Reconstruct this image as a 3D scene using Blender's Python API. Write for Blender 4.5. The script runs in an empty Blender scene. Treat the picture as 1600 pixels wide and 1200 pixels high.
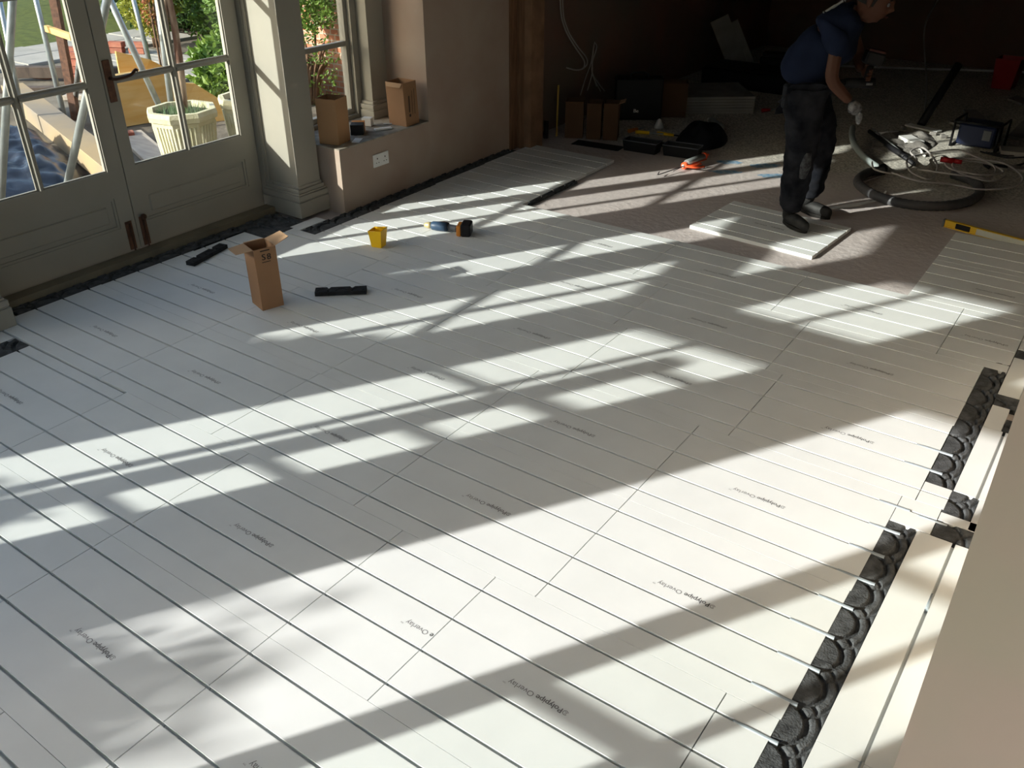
import bpy, math, random
from mathutils import Vector, Matrix, noise
random.seed(7)
S = bpy.context.scene
COL = S.collection
R = math.radians

# ------------------------------------------------------------------ camera
yaw, pitch, roll = 2.19010052, 0.536158592, -0.00215595867
fw = Vector((math.cos(pitch)*math.cos(yaw), math.cos(pitch)*math.sin(yaw), -math.sin(pitch)))
rt = Vector((math.sin(yaw), -math.cos(yaw), 0)); up = rt.cross(fw)
rt2 = rt*math.cos(roll)+up*math.sin(roll); up2 = -rt*math.sin(roll)+up*math.cos(roll)
cd = bpy.data.cameras.new('camera'); cam = bpy.data.objects.new('camera', cd); COL.objects.link(cam)
M = Matrix.Identity(4)
for i in range(3):
    M[i][0] = rt2[i]; M[i][1] = up2[i]; M[i][2] = -fw[i]
M[0][3], M[1][3], M[2][3] = 3.06856886, -0.435533024, 1.99795888
cam.matrix_world = M
cd.sensor_width = 36; cd.lens = 36*1378.79/1600; cd.clip_start = .05; cd.clip_end = 300
S.camera = cam

# ------------------------------------------------------------------ light
AZ, TE = R(58), .368
sd = bpy.data.lights.new('sun', 'SUN'); sd.energy = 9.1; sd.angle = R(.55); sd.color = (1, .975, .92)
sun = bpy.data.objects.new('sun', sd); COL.objects.link(sun)
sun.rotation_euler = Vector((math.cos(AZ), math.sin(AZ), -TE)).to_track_quat('-Z', 'Y').to_euler()
sun.location = (-6, -10, 8)
W = bpy.data.worlds.new('world'); S.world = W; W.use_nodes = True
wn = W.node_tree.nodes; wl = W.node_tree.links
sky = wn.new('ShaderNodeTexSky'); sky.sky_type = 'NISHITA'; sky.sun_disc = False
sky.sun_elevation = math.atan(TE); sky.sun_rotation = math.atan2(-math.cos(AZ), -math.sin(AZ)); sky.air_density = 1.0; sky.dust_density = 2.0
wn['Background'].inputs[1].default_value = .52
wl.new(sky.outputs[0], wn['Background'].inputs[0])
vs = S.view_settings; vs.view_transform = 'Standard'; vs.look = 'None'; vs.gamma = 1; vs.use_curve_mapping = False
vs.exposure = 0.0
try:
    S.cycles.max_bounces = 10; S.cycles.diffuse_bounces = 6; S.cycles.transparent_max_bounces = 16
    S.cycles.sample_clamp_indirect = 6; S.cycles.use_denoising = True
except Exception: pass

# ------------------------------------------------------------------ materials
def mat(name, col, rough=.7, metal=0, var=.0, vscale=6, bump=0, bscale=40, col2=None, spec=.35, stretch=(1,1,1), detail=6):
    m = bpy.data.materials.new(name); m.use_nodes = True
    n = m.node_tree.nodes; l = m.node_tree.links; b = n['Principled BSDF']
    b.inputs['Base Color'].default_value = (*col, 1); b.inputs['Roughness'].default_value = rough
    b.inputs['Metallic'].default_value = metal; b.inputs['Specular IOR Level'].default_value = spec
    if var or col2 or bump:
        tc = n.new('ShaderNodeTexCoord'); mp = n.new('ShaderNodeMapping'); mp.inputs['Scale'].default_value = stretch
        l.new(tc.outputs['Object'], mp.inputs['Vector'])
    if var or col2:
        no = n.new('ShaderNodeTexNoise'); no.inputs['Scale'].default_value = vscale; no.inputs['Detail'].default_value = detail
        l.new(mp.outputs[0], no.inputs['Vector'])
        cr = n.new('ShaderNodeValToRGB')
        c2 = col2 or tuple(min(1, c*(1+var)) for c in col); c1 = col if col2 else tuple(c*(1-var) for c in col)
        cr.color_ramp.elements[0].position = .35; cr.color_ramp.elements[1].position = .65
        cr.color_ramp.elements[0].color = (*c1, 1); cr.color_ramp.elements[1].color = (*c2, 1)
        l.new(no.outputs['Fac'], cr.inputs['Fac']); l.new(cr.outputs['Color'], b.inputs['Base Color'])
    if bump:
        nb = n.new('ShaderNodeTexNoise'); nb.inputs['Scale'].default_value = bscale; nb.inputs['Detail'].default_value = 8
        l.new(mp.outputs[0], nb.inputs['Vector'])
        bp = n.new('ShaderNodeBump'); bp.inputs['Strength'].default_value = bump; bp.inputs['Distance'].default_value = .01
        l.new(nb.outputs['Fac'], bp.inputs['Height']); l.new(bp.outputs[0], b.inputs['Normal'])
    return m
m_board = mat('board_white', (.715,.735,.73), .55, var=.025, vscale=5)
m_core = m_board
m_print = mat('print_grey', (.22,.22,.23), .7)
m_rubber = mat('return_black', (.062,.066,.070), .8, var=.45, vscale=26, bump=.5, bscale=160)
m_offcut = mat('offcut_black', (.018,.019,.021), .7, var=.3, vscale=26, bump=.4, bscale=160, spec=.2)
m_dust = mat('scuff_grey', (.28,.29,.28), .9)
m_sleeve = mat('sleeve_film', (.36,.41,.45), .4, metal=.3)
m_paint = mat('paint_sage', (.30,.286,.245), .5, var=.04, vscale=3)
m_dark = mat('gap_shade', (.02,.017,.014), .9)
m_rust = mat('rusty_iron', (.075,.035,.022), .7, col2=(.15,.07,.04), vscale=30)
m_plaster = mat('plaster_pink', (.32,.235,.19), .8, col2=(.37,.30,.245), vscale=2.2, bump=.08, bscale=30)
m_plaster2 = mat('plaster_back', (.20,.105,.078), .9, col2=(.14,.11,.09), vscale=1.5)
m_wood_d = mat('timber_brown', (.16,.085,.045), .8, var=.25, vscale=6, stretch=(6,6,.6))
m_ceil = mat('ceiling_plaster', (.22,.24,.26), .9, var=.03)
m_card = mat('cardboard', (.31,.172,.09), .8, var=.06, vscale=4)
m_card_in = mat('cardboard_inner', (.40,.25,.14), .8)
m_ink = mat('carton_ink', (.035,.025,.02), .8)
m_yellow = mat('yellow_plastic', (.95,.58,.012), .35)
m_black = mat('black_plastic', (.012,.012,.014), .5, spec=.2)
m_grey = mat('grey_plastic', (.12,.13,.15), .5)
m_white = mat('white_plastic', (.75,.75,.73), .4)
m_galv = mat('galvanised', (.33,.36,.36), .35, metal=.6, var=.12, vscale=14)
m_tan = mat('tan_metal', (.62,.50,.26), .4, metal=.4)
m_orange = mat('orange_plastic', (.80,.10,.03), .4)
m_red = mat('red_plastic', (.32,.004,.008), .45)
m_tube = mat('tube_cream', (.55,.56,.55), .35)
m_brass = mat('brass_dark', (.07,.035,.022), .5, metal=.5)
m_tarp = mat('tarp_blue_black', (.014,.018,.028), .28, var=.25, vscale=5, bump=.4, bscale=9)
m_ywood = mat('yellow_ply', (.66,.38,.10), .6, col2=(.72,.48,.18), vscale=3, stretch=(1,1,6))
m_pwood = mat('pale_timber', (.33,.28,.23), .8, col2=(.42,.36,.29), vscale=5, stretch=(1,5,1))
m_gwood = mat('weathered_grey_timber', (.36,.33,.31), .85, var=.2, vscale=5, stretch=(5,1,1))
m_stone = mat('cast_stone', (.46,.43,.26), .85, col2=(.56,.53,.38), vscale=7, bump=.4, bscale=60)
m_soil = mat('potting_soil', (.07,.055,.04), .95, var=.3, vscale=30)
m_brick = mat('loose_brick', (.24,.06,.035), .9, col2=(.33,.14,.09), vscale=9, bump=.3)
m_ground = mat('ground_sand', (.085,.07,.05), .95, col2=(.17,.145,.11), vscale=3.5, bump=.8, bscale=18)
m_paving = mat('paving_grey', (.25,.24,.215), .9, col2=(.33,.31,.275), vscale=2.5, bump=.4)
m_lawn = mat('lawn_grass', (.045,.062,.006), .9, col2=(.085,.105,.012), vscale=9, bump=1, bscale=120)
m_skin = mat('skin', (.075,.032,.020), .6, spec=.25)
m_shirt = mat('shirt_navy', (.010,.015,.034), .95, spec=.08, var=.12, vscale=8, bump=.3, bscale=12)
m_trouser = mat('work_trousers', (.005,.006,.009), .95, spec=.08, col2=(.022,.023,.028), vscale=9, bump=.5, bscale=20)
m_boot = mat('boot_leather', (.018,.018,.018), .6, spec=.25, var=.5, vscale=20)
m_glove = mat('glove_grey', (.05,.05,.055), .8, col2=(.22,.22,.23), vscale=35)
m_hair = mat('hair_dark', (.008,.007,.006), .7)
m_sheet = mat('dark_bag', (.006,.007,.011), .5, spec=.2)
m_cable_g = mat('cable_grey', (.36,.34,.33), .5)
m_hose = mat('vacuum_hose', (.075,.075,.08), .5)
m_rubble = mat('rubble', (.27,.255,.23), .95, col2=(.15,.14,.13), vscale=12, bump=.6)
m_blue_tool = mat('tool_blue', (.03,.06,.11), .45)
m_tanbat = mat('tool_orange', (.60,.22,.03), .45)
def leafmat(name, a, b):
    m = mat(name, a, .45, col2=b, vscale=2.5, spec=.5)
    n = m.node_tree.nodes; l = m.node_tree.links; p = n['Principled BSDF']
    t = n.new('ShaderNodeBsdfTranslucent'); mx = n.new('ShaderNodeMixShader'); mx.inputs[0].default_value = .35
    src = p.inputs['Base Color'].links[0].from_socket
    l.new(src, t.inputs['Color']); l.new(p.outputs[0], mx.inputs[1]); l.new(t.outputs[0], mx.inputs[2])
    l.new(mx.outputs[0], n['Material Output'].inputs['Surface']); return m
m_leaf = leafmat('leaf_green', (.06,.13,.02), (.16,.26,.04))
m_leafd = leafmat('leaf_dark', (.022,.06,.018), (.05,.11,.03))
m_leafy = leafmat('leaf_yellow_green', (.22,.26,.03), (.36,.34,.06))
m_leafr = leafmat('leaf_rusty', (.35,.08,.03), (.28,.20,.05))
mixleaf = leafmat('leaf_bright', (.10,.20,.03), (.24,.34,.06))
m_dwood = mat('dark_timber', (.07,.05,.038), .85, var=.25, vscale=5, stretch=(5,1,1))
m_grassb = leafmat('grass_blade', (.07,.14,.05), (.16,.22,.08))
m_bark = mat('bark_brown', (.12,.06,.04), .9, col2=(.45,.36,.26), vscale=12, bump=.8, stretch=(1,1,.3))
m_stem = mat('stem_brown', (.12,.07,.04), .9)
def glassmat():
    m = bpy.data.materials.new('window_glass'); m.use_nodes = True
    n = m.node_tree.nodes; l = m.node_tree.links; n.remove(n['Principled BSDF'])
    t = n.new('ShaderNodeBsdfTransparent'); t.inputs[0].default_value = (.95,.97,.95,1)
    g = n.new('ShaderNodeBsdfGlossy'); g.inputs['Roughness'].default_value = .02; g.inputs['Color'].default_value = (1,1,1,1)
    f = n.new('ShaderNodeLayerWeight'); f.inputs['Blend'].default_value = .5
    pw_ = n.new('ShaderNodeMath'); pw_.operation = 'POWER'; pw_.inputs[1].default_value = 5; l.new(f.outputs['Facing'], pw_.inputs[0])
    ma = n.new('ShaderNodeMath'); ma.operation = 'MULTIPLY_ADD'; ma.inputs[1].default_value = .9; ma.inputs[2].default_value = .014; l.new(pw_.outputs[0], ma.inputs[0])
    mx = n.new('ShaderNodeMixShader'); l.new(ma.outputs[0], mx.inputs[0]); l.new(t.outputs[0], mx.inputs[1]); l.new(g.outputs[0], mx.inputs[2])
    l.new(mx.outputs[0], n['Material Output'].inputs['Surface']); return m
m_glass = glassmat()
def brickmat():
    m = mat('brick_wall', (.35,.12,.07), .9); n = m.node_tree.nodes; l = m.node_tree.links
    tc = n.new('ShaderNodeTexCoord'); mp = n.new('ShaderNodeMapping'); mp.inputs['Rotation'].default_value = (R(90),0,0)
    b = n.new('ShaderNodeTexBrick'); b.inputs['Scale'].default_value = 4.4
    b.inputs['Color1'].default_value = (.42,.15,.08,1); b.inputs['Color2'].default_value = (.55,.27,.17,1); b.inputs['Mortar'].default_value = (.45,.38,.3,1)
    b.inputs['Mortar Size'].default_value = .03
    l.new(tc.outputs['Object'], mp.inputs[0]); l.new(mp.outputs[0], b.inputs[0]); l.new(b.outputs[0], n['Principled BSDF'].inputs['Base Color']); return m
m_brickw = brickmat()
def slabmat():
    m = mat('floor_slab', (.5,.45,.42), .92, bump=.55, bscale=26); n = m.node_tree.nodes; l = m.node_tree.links; p = n['Principled BSDF']
    tc = n.new('ShaderNodeTexCoord'); sx = n.new('ShaderNodeSeparateXYZ'); l.new(tc.outputs['Object'], sx.inputs[0])
    no = n.new('ShaderNodeTexNoise'); no.inputs['Scale'].default_value = 3; no.inputs['Detail'].default_value = 8; l.new(tc.outputs['Object'], no.inputs[0])
    n2 = n.new('ShaderNodeTexNoise'); n2.inputs['Scale'].default_value = 60; n2.inputs['Detail'].default_value = 6; l.new(tc.outputs['Object'], n2.inputs[0])
    # smooth pinkish screed near, crumbly grey concrete from about Y 5.9 on
    ad = n.new('ShaderNodeMath'); ad.operation = 'MULTIPLY_ADD'; l.new(no.outputs['Fac'], ad.inputs[0]); ad.inputs[1].default_value = 1.2; l.new(sx.outputs['Y'], ad.inputs[2])
    mr = n.new('ShaderNodeMapRange'); mr.inputs[1].default_value = 6.45; mr.inputs[2].default_value = 7.0; l.new(ad.outputs[0], mr.inputs[0])
    c1 = n.new('ShaderNodeValToRGB'); c1.color_ramp.elements[0].color = (.43,.375,.36,1); c1.color_ramp.elements[1].color = (.54,.495,.48,1); l.new(no.outputs['Fac'], c1.inputs[0])
    c2 = n.new('ShaderNodeValToRGB'); c2.color_ramp.elements[0].color = (.30,.285,.25,1); c2.color_ramp.elements[1].color = (.60,.57,.50,1)
    c2.color_ramp.elements[0].position = .38; c2.color_ramp.elements[1].position = .6; l.new(n2.outputs['Fac'], c2.inputs[0])
    mx = n.new('ShaderNodeMixRGB'); l.new(mr.outputs[0], mx.inputs[0]); l.new(c1.outputs[0], mx.inputs[1]); l.new(c2.outputs[0], mx.inputs[2])
    l.new(mx.outputs[0], p.inputs['Base Color']); return m
m_slab = slabmat()
m_chalk = mat('blue_chalk', (.10,.25,.42), .95, col2=(.35,.42,.47), vscale=25)

# ------------------------------------------------------------------ mesh helpers
def tag(o, label=None, cat=None, group=None, kind=None):
    if label: o['label'] = label
    if cat: o['category'] = cat
    if group: o['group'] = group
    if kind: o['kind'] = kind
    return o
class MB:
    def __init__(s): s.v = []; s.f = []; s.sm = []
    def add(s, vs, fs, smooth=False):
        k = len(s.v); s.v += [Vector(v) for v in vs]
        for f in fs: s.f.append([i+k for i in f]); s.sm.append(smooth)
        return s
    def box(s, x0, x1, y0, y1, z0, z1):
        return s.add([(x0,y0,z0),(x1,y0,z0),(x1,y1,z0),(x0,y1,z0),(x0,y0,z1),(x1,y0,z1),(x1,y1,z1),(x0,y1,z1)],
                     [(0,3,2,1),(4,5,6,7),(0,1,5,4),(1,2,6,5),(2,3,7,6),(3,0,4,7)])
    def bbox(s, x0, x1, y0, y1, z0, z1, b=.004):          # box with chamfered edges
        k = len(s.v); vs = []
        for sx in (0,1):
            for sy in (0,1):
                for sz in (0,1):
                    x, y, z = (x0,x1)[sx], (y0,y1)[sy], (z0,z1)[sz]; dx, dy, dz = (b,-b)[sx], (b,-b)[sy], (b,-b)[sz]
                    vs += [(x,y+dy,z+dz),(x+dx,y,z+dz),(x+dx,y+dy,z)]
        I = lambda sx,sy,sz,a: (sx*4+sy*2+sz)*3+a
        fs = []
        for a in range(3):
            o = [i for i in range(3) if i != a]
            for sa in (0,1):
                q = []
                for (p,r) in ((0,0),(1,0),(1,1),(0,1)):
                    c = [0,0,0]; c[a] = sa; c[o[0]] = p; c[o[1]] = r; q.append(I(*c, a))
                flip = (sa == 0) != (a == 1)
                fs.append(q[::-1] if flip else q)
        for a in range(3):                                  # edge chamfers along axis a
            o = [i for i in range(3) if i != a]
            for p in (0,1):
                for r in (0,1):
                    c0 = [0,0,0]; c1 = [0,0,0]; c1[a] = 1
                    c0[o[0]] = c1[o[0]] = p; c0[o[1]] = c1[o[1]] = r
                    fs.append([I(*c0,o[0]), I(*c1,o[0]), I(*c1,o[1]), I(*c0,o[1])])
        for sx in (0,1):
            for sy in (0,1):
                for sz in (0,1): fs.append([I(sx,sy,sz,0),I(sx,sy,sz,1),I(sx,sy,sz,2)])
        return s.add(vs, fs)
    def rbox(s, c, size, rz=0, rx=0, ry=0, b=0):
        t = MB(); hx, hy, hz = [q/2 for q in size]
        (t.bbox(-hx,hx,-hy,hy,-hz,hz,b) if b else t.box(-hx,hx,-hy,hy,-hz,hz))
        m = Matrix.Translation(c) @ Matrix.Rotation(rz,4,'Z') @ Matrix.Rotation(ry,4,'Y') @ Matrix.Rotation(rx,4,'X')
        return s.add([m @ v for v in t.v], t.f)
    def prism(s, poly, z0, z1):
        n = len(poly)
        return s.add([(x,y,z0) for x,y in poly]+[(x,y,z1) for x,y in poly],
                     [list(range(n))[::-1], list(range(n,2*n))]+[(i,(i+1)%n,n+(i+1)%n,n+i) for i in range(n)])
    def extr(s, poly, x0, x1):                              # (y,z) profile extruded along X
        n = len(poly)
        return s.add([(x0,y,z) for y,z in poly]+[(x1,y,z) for y,z in poly],
                     [list(range(n))[::-1], list(range(n,2*n))]+[(i,(i+1)%n,n+(i+1)%n,n+i) for i in range(n)])
    def extrY(s, poly, y0, y1):
        n = len(poly)
        return s.add([(x,y0,z) for x,z in poly]+[(x,y1,z) for x,z in poly],
                     [list(range(n))[::-1], list(range(n,2*n))]+[(i,(i+1)%n,n+(i+1)%n,n+i) for i in range(n)])
    def tube(s, pts, r, n=10, caps=True):
        pts = [Vector(p) for p in pts]; rings = []; m = len(pts)
        rr = r if isinstance(r, (list,tuple)) else [r]*m
        ref = None; vs = []; fs = []
        for i, p in enumerate(pts):
            d = (pts[min(i+1,m-1)]-pts[max(i-1,0)]).normalized()
            if ref is None:
                ref = Vector((0,0,1)) if abs(d.z) < .9 else Vector((1,0,0))
            a = (ref - d*ref.dot(d)).normalized(); ref = a; b = d.cross(a)
            for k in range(n):
                t = 2*math.pi*k/n; vs.append(p+(a*math.cos(t)+b*math.sin(t))*rr[i])
        for i in range(m-1):
            for k in range(n):
                fs.append((i*n+k, i*n+(k+1)%n, (i+1)*n+(k+1)%n, (i+1)*n+k))
        s.add(vs, fs, True)
        if caps:
            k0 = len(s.v)-len(vs); s.f.append([k0+i for i in range(n)][::-1]); s.sm.append(False)
            s.f.append([k0+(m-1)*n+i for i in range(n)]); s.sm.append(False)
        return s
    def lathe(s, prof, c=(0,0,0), n=24, ang=0, smooth=True, ax=(0,0,1)):
        q = Vector(ax).to_track_quat('Z','Y'); vs = []; fs = []
        for r_, z in prof:
            for k in range(n):
                t = 2*math.pi*k/n+ang; vs.append(Vector(c)+q @ Vector((r_*math.cos(t), r_*math.sin(t), z)))
        m = len(prof)
        for i in range(m-1):
            for k in range(n): fs.append((i*n+k, i*n+(k+1)%n, (i+1)*n+(k+1)%n, (i+1)*n+k))
        fs.append(list(range(n))[::-1]); fs.append([(m-1)*n+k for k in range(n)])
        return s.add(vs, fs, smooth)
    def build(s, name, m, parent=None, **kw):
        me = bpy.data.meshes.new(name)
        if parent is not None:
            base = Vector((0,0,0)); inv = wm(parent).inverted(); vs = [inv @ v for v in s.v]
        else:
            xs = [v.x for v in s.v]; ys = [v.y for v in s.v]; zs = [v.z for v in s.v]
            base = Vector(((min(xs)+max(xs))/2, (min(ys)+max(ys))/2, min(zs))); vs = [v-base for v in s.v]
        if kw.pop('keep', False) and parent is None: base = Vector((0,0,0)); vs = s.v
        me.from_pydata([tuple(v) for v in vs], [], s.f); me.update()
        me.polygons.foreach_set('use_smooth', s.sm)
        mats = m if isinstance(m, (list,tuple)) else [m]
        for mm in mats: me.materials.append(mm)
        o = bpy.data.objects.new(name, me); COL.objects.link(o); o.location = base
        if parent is not None: o.parent = parent
        return tag(o, **kw) if kw else o
def wm(o):
    m = Matrix.Translation(o.location) @ o.rotation_euler.to_matrix().to_4x4()
    return wm(o.parent) @ m if o.parent else m
def thing(name, label, cat, loc=(0,0,0), rz=0, group=None, kind=None):
    o = bpy.data.objects.new(name, None); COL.objects.link(o); o.location = loc; o.rotation_euler = (0,0,rz)
    o.empty_display_size = .05
    return tag(o, label, cat, group, kind)
def struct(name, mb, m, parent=None, label=None, keep=False):
    o = mb.build(name, m, parent, keep=keep)
    if parent is None: o['kind'] = 'structure'
    return o
def copy_tree(o, parent=None):
    c = o.copy(); COL.objects.link(c); c.parent = parent
    for ch in list(o.children): copy_tree(ch, c)
    return c
def smoothpts(pts, k=6):
    P = [Vector(p) for p in pts]; out = []
    for i in range(len(P)-1):
        a = P[max(i-1,0)]; b = P[i]; c = P[i+1]; d = P[min(i+2,len(P)-1)]
        for j in range(k):
            t = j/k
            out.append(.5*((2*b)+(c-a)*t+(2*a-5*b+4*c-d)*t*t+(3*b-a-3*c+d)*t**3))
    out.append(P[-1]); return out
def evalmesh(o, name):
    bpy.context.view_layer.update()
    dg = bpy.context.evaluated_depsgraph_get(); me = bpy.data.meshes.new_from_object(o.evaluated_get(dg)); me.name = name
    return me

# ================================================================== STRUCTURE
TH = .022
# concrete slab of both rooms
struct('floor', MB().box(-1.70,5.0,-1.4,5.6,-.12,-TH).box(-1.25,4.6,5.6,11.1,-.12,-TH), m_slab, keep=True)
struct('ceiling', MB().box(-1.75,5.05,-1.4,5.6,2.72,2.80).box(-1.3,4.7,5.6,11.1,2.45,2.55), m_ceil)
ZB, ZM1, ZM2, ZT, ZU0, ZU1 = .50, .965, 1.43, 1.90, 2.08, 2.47

def bar(mb, axis, c, a0, a1, z0, z1, w):       # frame member: axis 'Y' = in the west wall (X=c), 'X' = in the south wall (Y=c)
    if axis == 'Y': mb.box(c-w/2, c+w/2, a0, a1, z0, z1)
    else: mb.box(a0, a1, c-w/2, c+w/2, z0, z1)
def leaf(name, y0, y1, gy, handle=None):
    """glazed door leaf in the west wall: stiles, moulded kick panel, muntins, panes"""
    X = -1.60; d = thing(name, None, None, (X, (y0+y1)/2, 0), kind='structure')
    f = MB(); gl, gm, gr = gy
    f.box(X-.022,X+.022,y0,gl,.016,2.05); f.box(X-.022,X+.022,gr,y1,.016,2.05)
    f.box(X-.022,X+.022,gl,gr,.016,.17); f.box(X-.022,X+.022,gl,gr,.35,ZB); f.box(X-.022,X+.022,gl,gr,ZT,2.05)
    # recessed kick panel with a stepped moulding round it
    f.box(X-.010,X+.006,gl,gr,.17,.35)
    for (a,b,c,e) in ((gl,gl+.014,.17,.35),(gr-.014,gr,.17,.35)): f.box(X,X+.016,a,b,c,e)
    f.box(X,X+.016,gl+.014,gr-.014,.17,.184); f.box(X,X+.016,gl+.014,gr-.014,.336,.35)
    # raised field in the panel
    f.bbox(X,X+.013,gl+.05,gr-.05,.21,.31,.006)
    f.build('door_frame', m_paint, d)
    g = MB()
    def munt(a0,a1,z0,z1,vert):
        m = (a0+a1)/2
        if vert:
            g.prism([(X-.018,a0+.004),(X+.010,a0),(X+.026,m-.005),(X+.026,m+.005),(X+.010,a1),(X-.018,a1-.004)], z0, z1)
        else:
            zz = (z0+z1)/2
            g.add([(X-.018,a0,z0+.004),(X+.010,a0,z0),(X+.026,a0,zz-.005),(X+.026,a0,zz+.005),(X+.010,a0,z1),(X-.018,a0,z1-.004),
                   (X-.018,a1,z0+.004),(X+.010,a1,z0),(X+.026,a1,zz-.005),(X+.026,a1,zz+.005),(X+.010,a1,z1),(X-.018,a1,z1-.004)],
                  [(0,1,2,3,4,5),(11,10,9,8,7,6)]+[(i,(i+1)%6+0,(i+1)%6+6,i+6) for i in range(6)])
    munt(gm-.014,gm+.014,ZB,ZT,True)
    for z in (ZM1,ZM2): munt(gl,gm-.014,z-.016,z+.016,False); munt(gm+.014,gr,z-.016,z+.016,False)
    for (a,b) in ((gl,gm-.014),(gm+.014,gr)):          # putty beads round the openings
        for (z0,z1) in ((ZB,ZM1-.016),(ZM1+.016,ZM2-.016),(ZM2+.016,ZT)):
            g.box(X+.004,X+.012,a,a+.007,z0,z1); g.box(X+.004,X+.012,b-.007,b,z0,z1); g.box(X+.004,X+.012,a+.007,b-.007,z0,z0+.007)
    g.build('glazing_bar', m_paint, d)
    for (a,b) in ((gl,gm-.014),(gm+.014,gr)):
        for (z0,z1) in ((ZB,ZM1-.016),(ZM1+.016,ZM2-.016),(ZM2+.016,ZT)):
            MB().box(X-.003,X+.001,a+.001,b-.001,z0+.001,z1-.001).build('glass_pane', m_glass, d)
    return d
d1 = leaf('door_1', 1.352, 2.292, (1.43,1.811,2.198))
d2 = leaf('door_2', 2.298, 3.238, (2.372,2.748,3.135))
# lever handle and iron bolts
h = MB(); h.bbox(-1.578,-1.570,2.308,2.352,.86,1.08,.003); h.build('handle_plate', m_rust, d2)
h = MB(); h.tube(smoothpts([(-1.572,2.333,.985),(-1.535,2.335,.985),(-1.525,2.36,.985),(-1.525,2.43,.992),(-1.527,2.465,1.012),(-1.53,2.48,1.008)]), .0085, 8); h.build('door_handle', m_brass, d2)
MB().bbox(-1.578,-1.572,2.225,2.268,.03,.20,.002).build('bolt_plate', m_rust, d1)
MB().bbox(-1.578,-1.572,2.318,2.362,.03,.205,.002).build('bolt_plate', m_rust, d2)
MB().tube([(-1.565,2.248,.02),(-1.565,2.248,.19)], .006, 8).build('door_bolt', m_brass, d1)
MB().tube([(-1.565,2.34,.02),(-1.565,2.34,.20)], .006, 8).lathe([(.0,-.012),(.016,-.008),(.018,0),(.016,.008),(0,.012)], (-1.555,2.34,.205), 12, ax=(1,0,0)).build('door_bolt', m_brass, d2)

# west wall timber: posts, transom, head, sill
ww = MB(); X0, X1 = -1.66, -1.54
for (a,b) in ((-1.40,-.99),(-.21,.11),(.88,1.345),(3.245,3.50),(4.15,4.36)): ww.box(X0,X1,a,b,-.1,2.72)
ww.box(X0,X1,-.99,-.21,-.1,.44); ww.box(X0,X1,.11,.88,-.1,.44); ww.box(X0,X1,3.50,4.15,-.1,.44)
for (a,b) in ((-.99,-.21),(.11,.88),(1.345,3.245),(3.50,4.15)): ww.box(X0,X1,a,b,2.06,ZU0); ww.box(X0,X1,a,b,ZU1,2.72)
for (a,b) in ((-.99,-.21),(.11,.88),(3.50,4.15)): ww.box(X0,X1,a,b,ZT,2.06)
for y in (1.811,2.295,2.748): ww.box(-1.615,-1.585,y-.014,y+.014,ZU0,ZU1)
struct('wall_west', ww, m_paint)
tg = MB()
for (a,b) in ((-.99,-.21),(.11,.88),(1.345,3.245),(3.50,4.15)): tg.box(-1.603,-1.599,a,b,ZU0,ZU1)
struct('window_5', tg, m_glass)
def wwin(name, y0, y1, ym, zs):
    w = thing(name, None, None, (-1.6,(y0+y1)/2,.44), kind='structure'); g = MB()
    if ym: g.box(-1.615,-1.575,ym-.014,ym+.014,.44,ZT)
    for z in zs: g.box(-1.612,-1.576,y0,y1,z-.016,z+.016)
    g.box(-1.62,-1.575,y0,y0+.03,.44,ZT); g.box(-1.62,-1.575,y1-.03,y1,.44,ZT); g.box(-1.62,-1.575,y0+.03,y1-.03,.44,.475)
    g.build('window_frame', m_paint, w)
    MB().box(-1.602,-1.598,y0+.03,y1-.03,.475,ZT).build('glass_pane', m_glass, w)
    return w
wwin('window_1', 3.50, 4.15, None, (.915,1.40)); wwin('window_2', .11, .88, None, (.965,1.43)); wwin('window_3', -.99, -.21, -.60, (.965,1.43))
# moulded casing right of the doors and threshold
cs = MB()
for (x0,x1,a,b) in ((-1.54,-1.515,3.252,3.29),(-1.54,-1.49,3.295,3.33),(-1.54,-1.50,3.335,3.365),(-1.54,-1.46,3.37,3.42)): cs.box(x0,x1,a,b,.19,2.06)
for (x0,x1,a,b,z0,z1) in ((-1.54,-1.44,3.25,3.36,0,.10),(-1.54,-1.45,3.25,3.36,.10,.13),(-1.54,-1.475,3.25,3.36,.13,.19)): cs.box(x0,x1,a,b,z0,z1)
struct('trim_1', cs, m_paint)
th = MB(); th.box(-1.545,-1.46,1.34,3.24,-.02,.032); struct('trim_6', MB().box(-1.66,-1.546,1.35,3.24,-.09,-.03), m_dark); struct('trim_2', th, mat('threshold_wood', (.17,.15,.11), .7, var=.15, vscale=5))  # dark colour under the doors stands in for shade in the gap
# pillars either side of the doors, square with stepped base
def pillar(name, x0, x1, y0, y1):
    p = MB(); p.box(x0,x1,y0,y1,.0,2.72)
    steps = [(.012,.105,.052),(.105,.118,.046),(.118,.145,.040),(.145,.158,.030),(.158,.19,.016)]
    p2 = MB()
    for z0,z1,e in [(-.002,.10,.040),(.10,.108,.033),(.108,.14,.036),(.14,.152,.026),(.152,.176,.018),(.176,.195,.008)]:
        p2.bbox(x0-e,x1+e,y0-e,y1+e,z0,z1,.003)
    o = struct(name, p, m_paint); struct('pillar_base', p2, m_paint, o); return o
p = pillar('pillar', -1.52, -1.247, 3.262, 3.450)
p = pillar('pillar', -1.52, -1.28, 1.10, 1.305)
# right part of the west side: dwarf wall under the window, then full-height plaster
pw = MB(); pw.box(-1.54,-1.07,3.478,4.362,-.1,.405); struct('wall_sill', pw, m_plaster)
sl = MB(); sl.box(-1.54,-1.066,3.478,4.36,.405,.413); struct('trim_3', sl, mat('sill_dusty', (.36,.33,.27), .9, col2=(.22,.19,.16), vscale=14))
pf = MB(); pf.box(-1.70,-1.07,4.362,5.34,-.1,2.72); struct('wall_northwest', pf, m_plaster)
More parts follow.
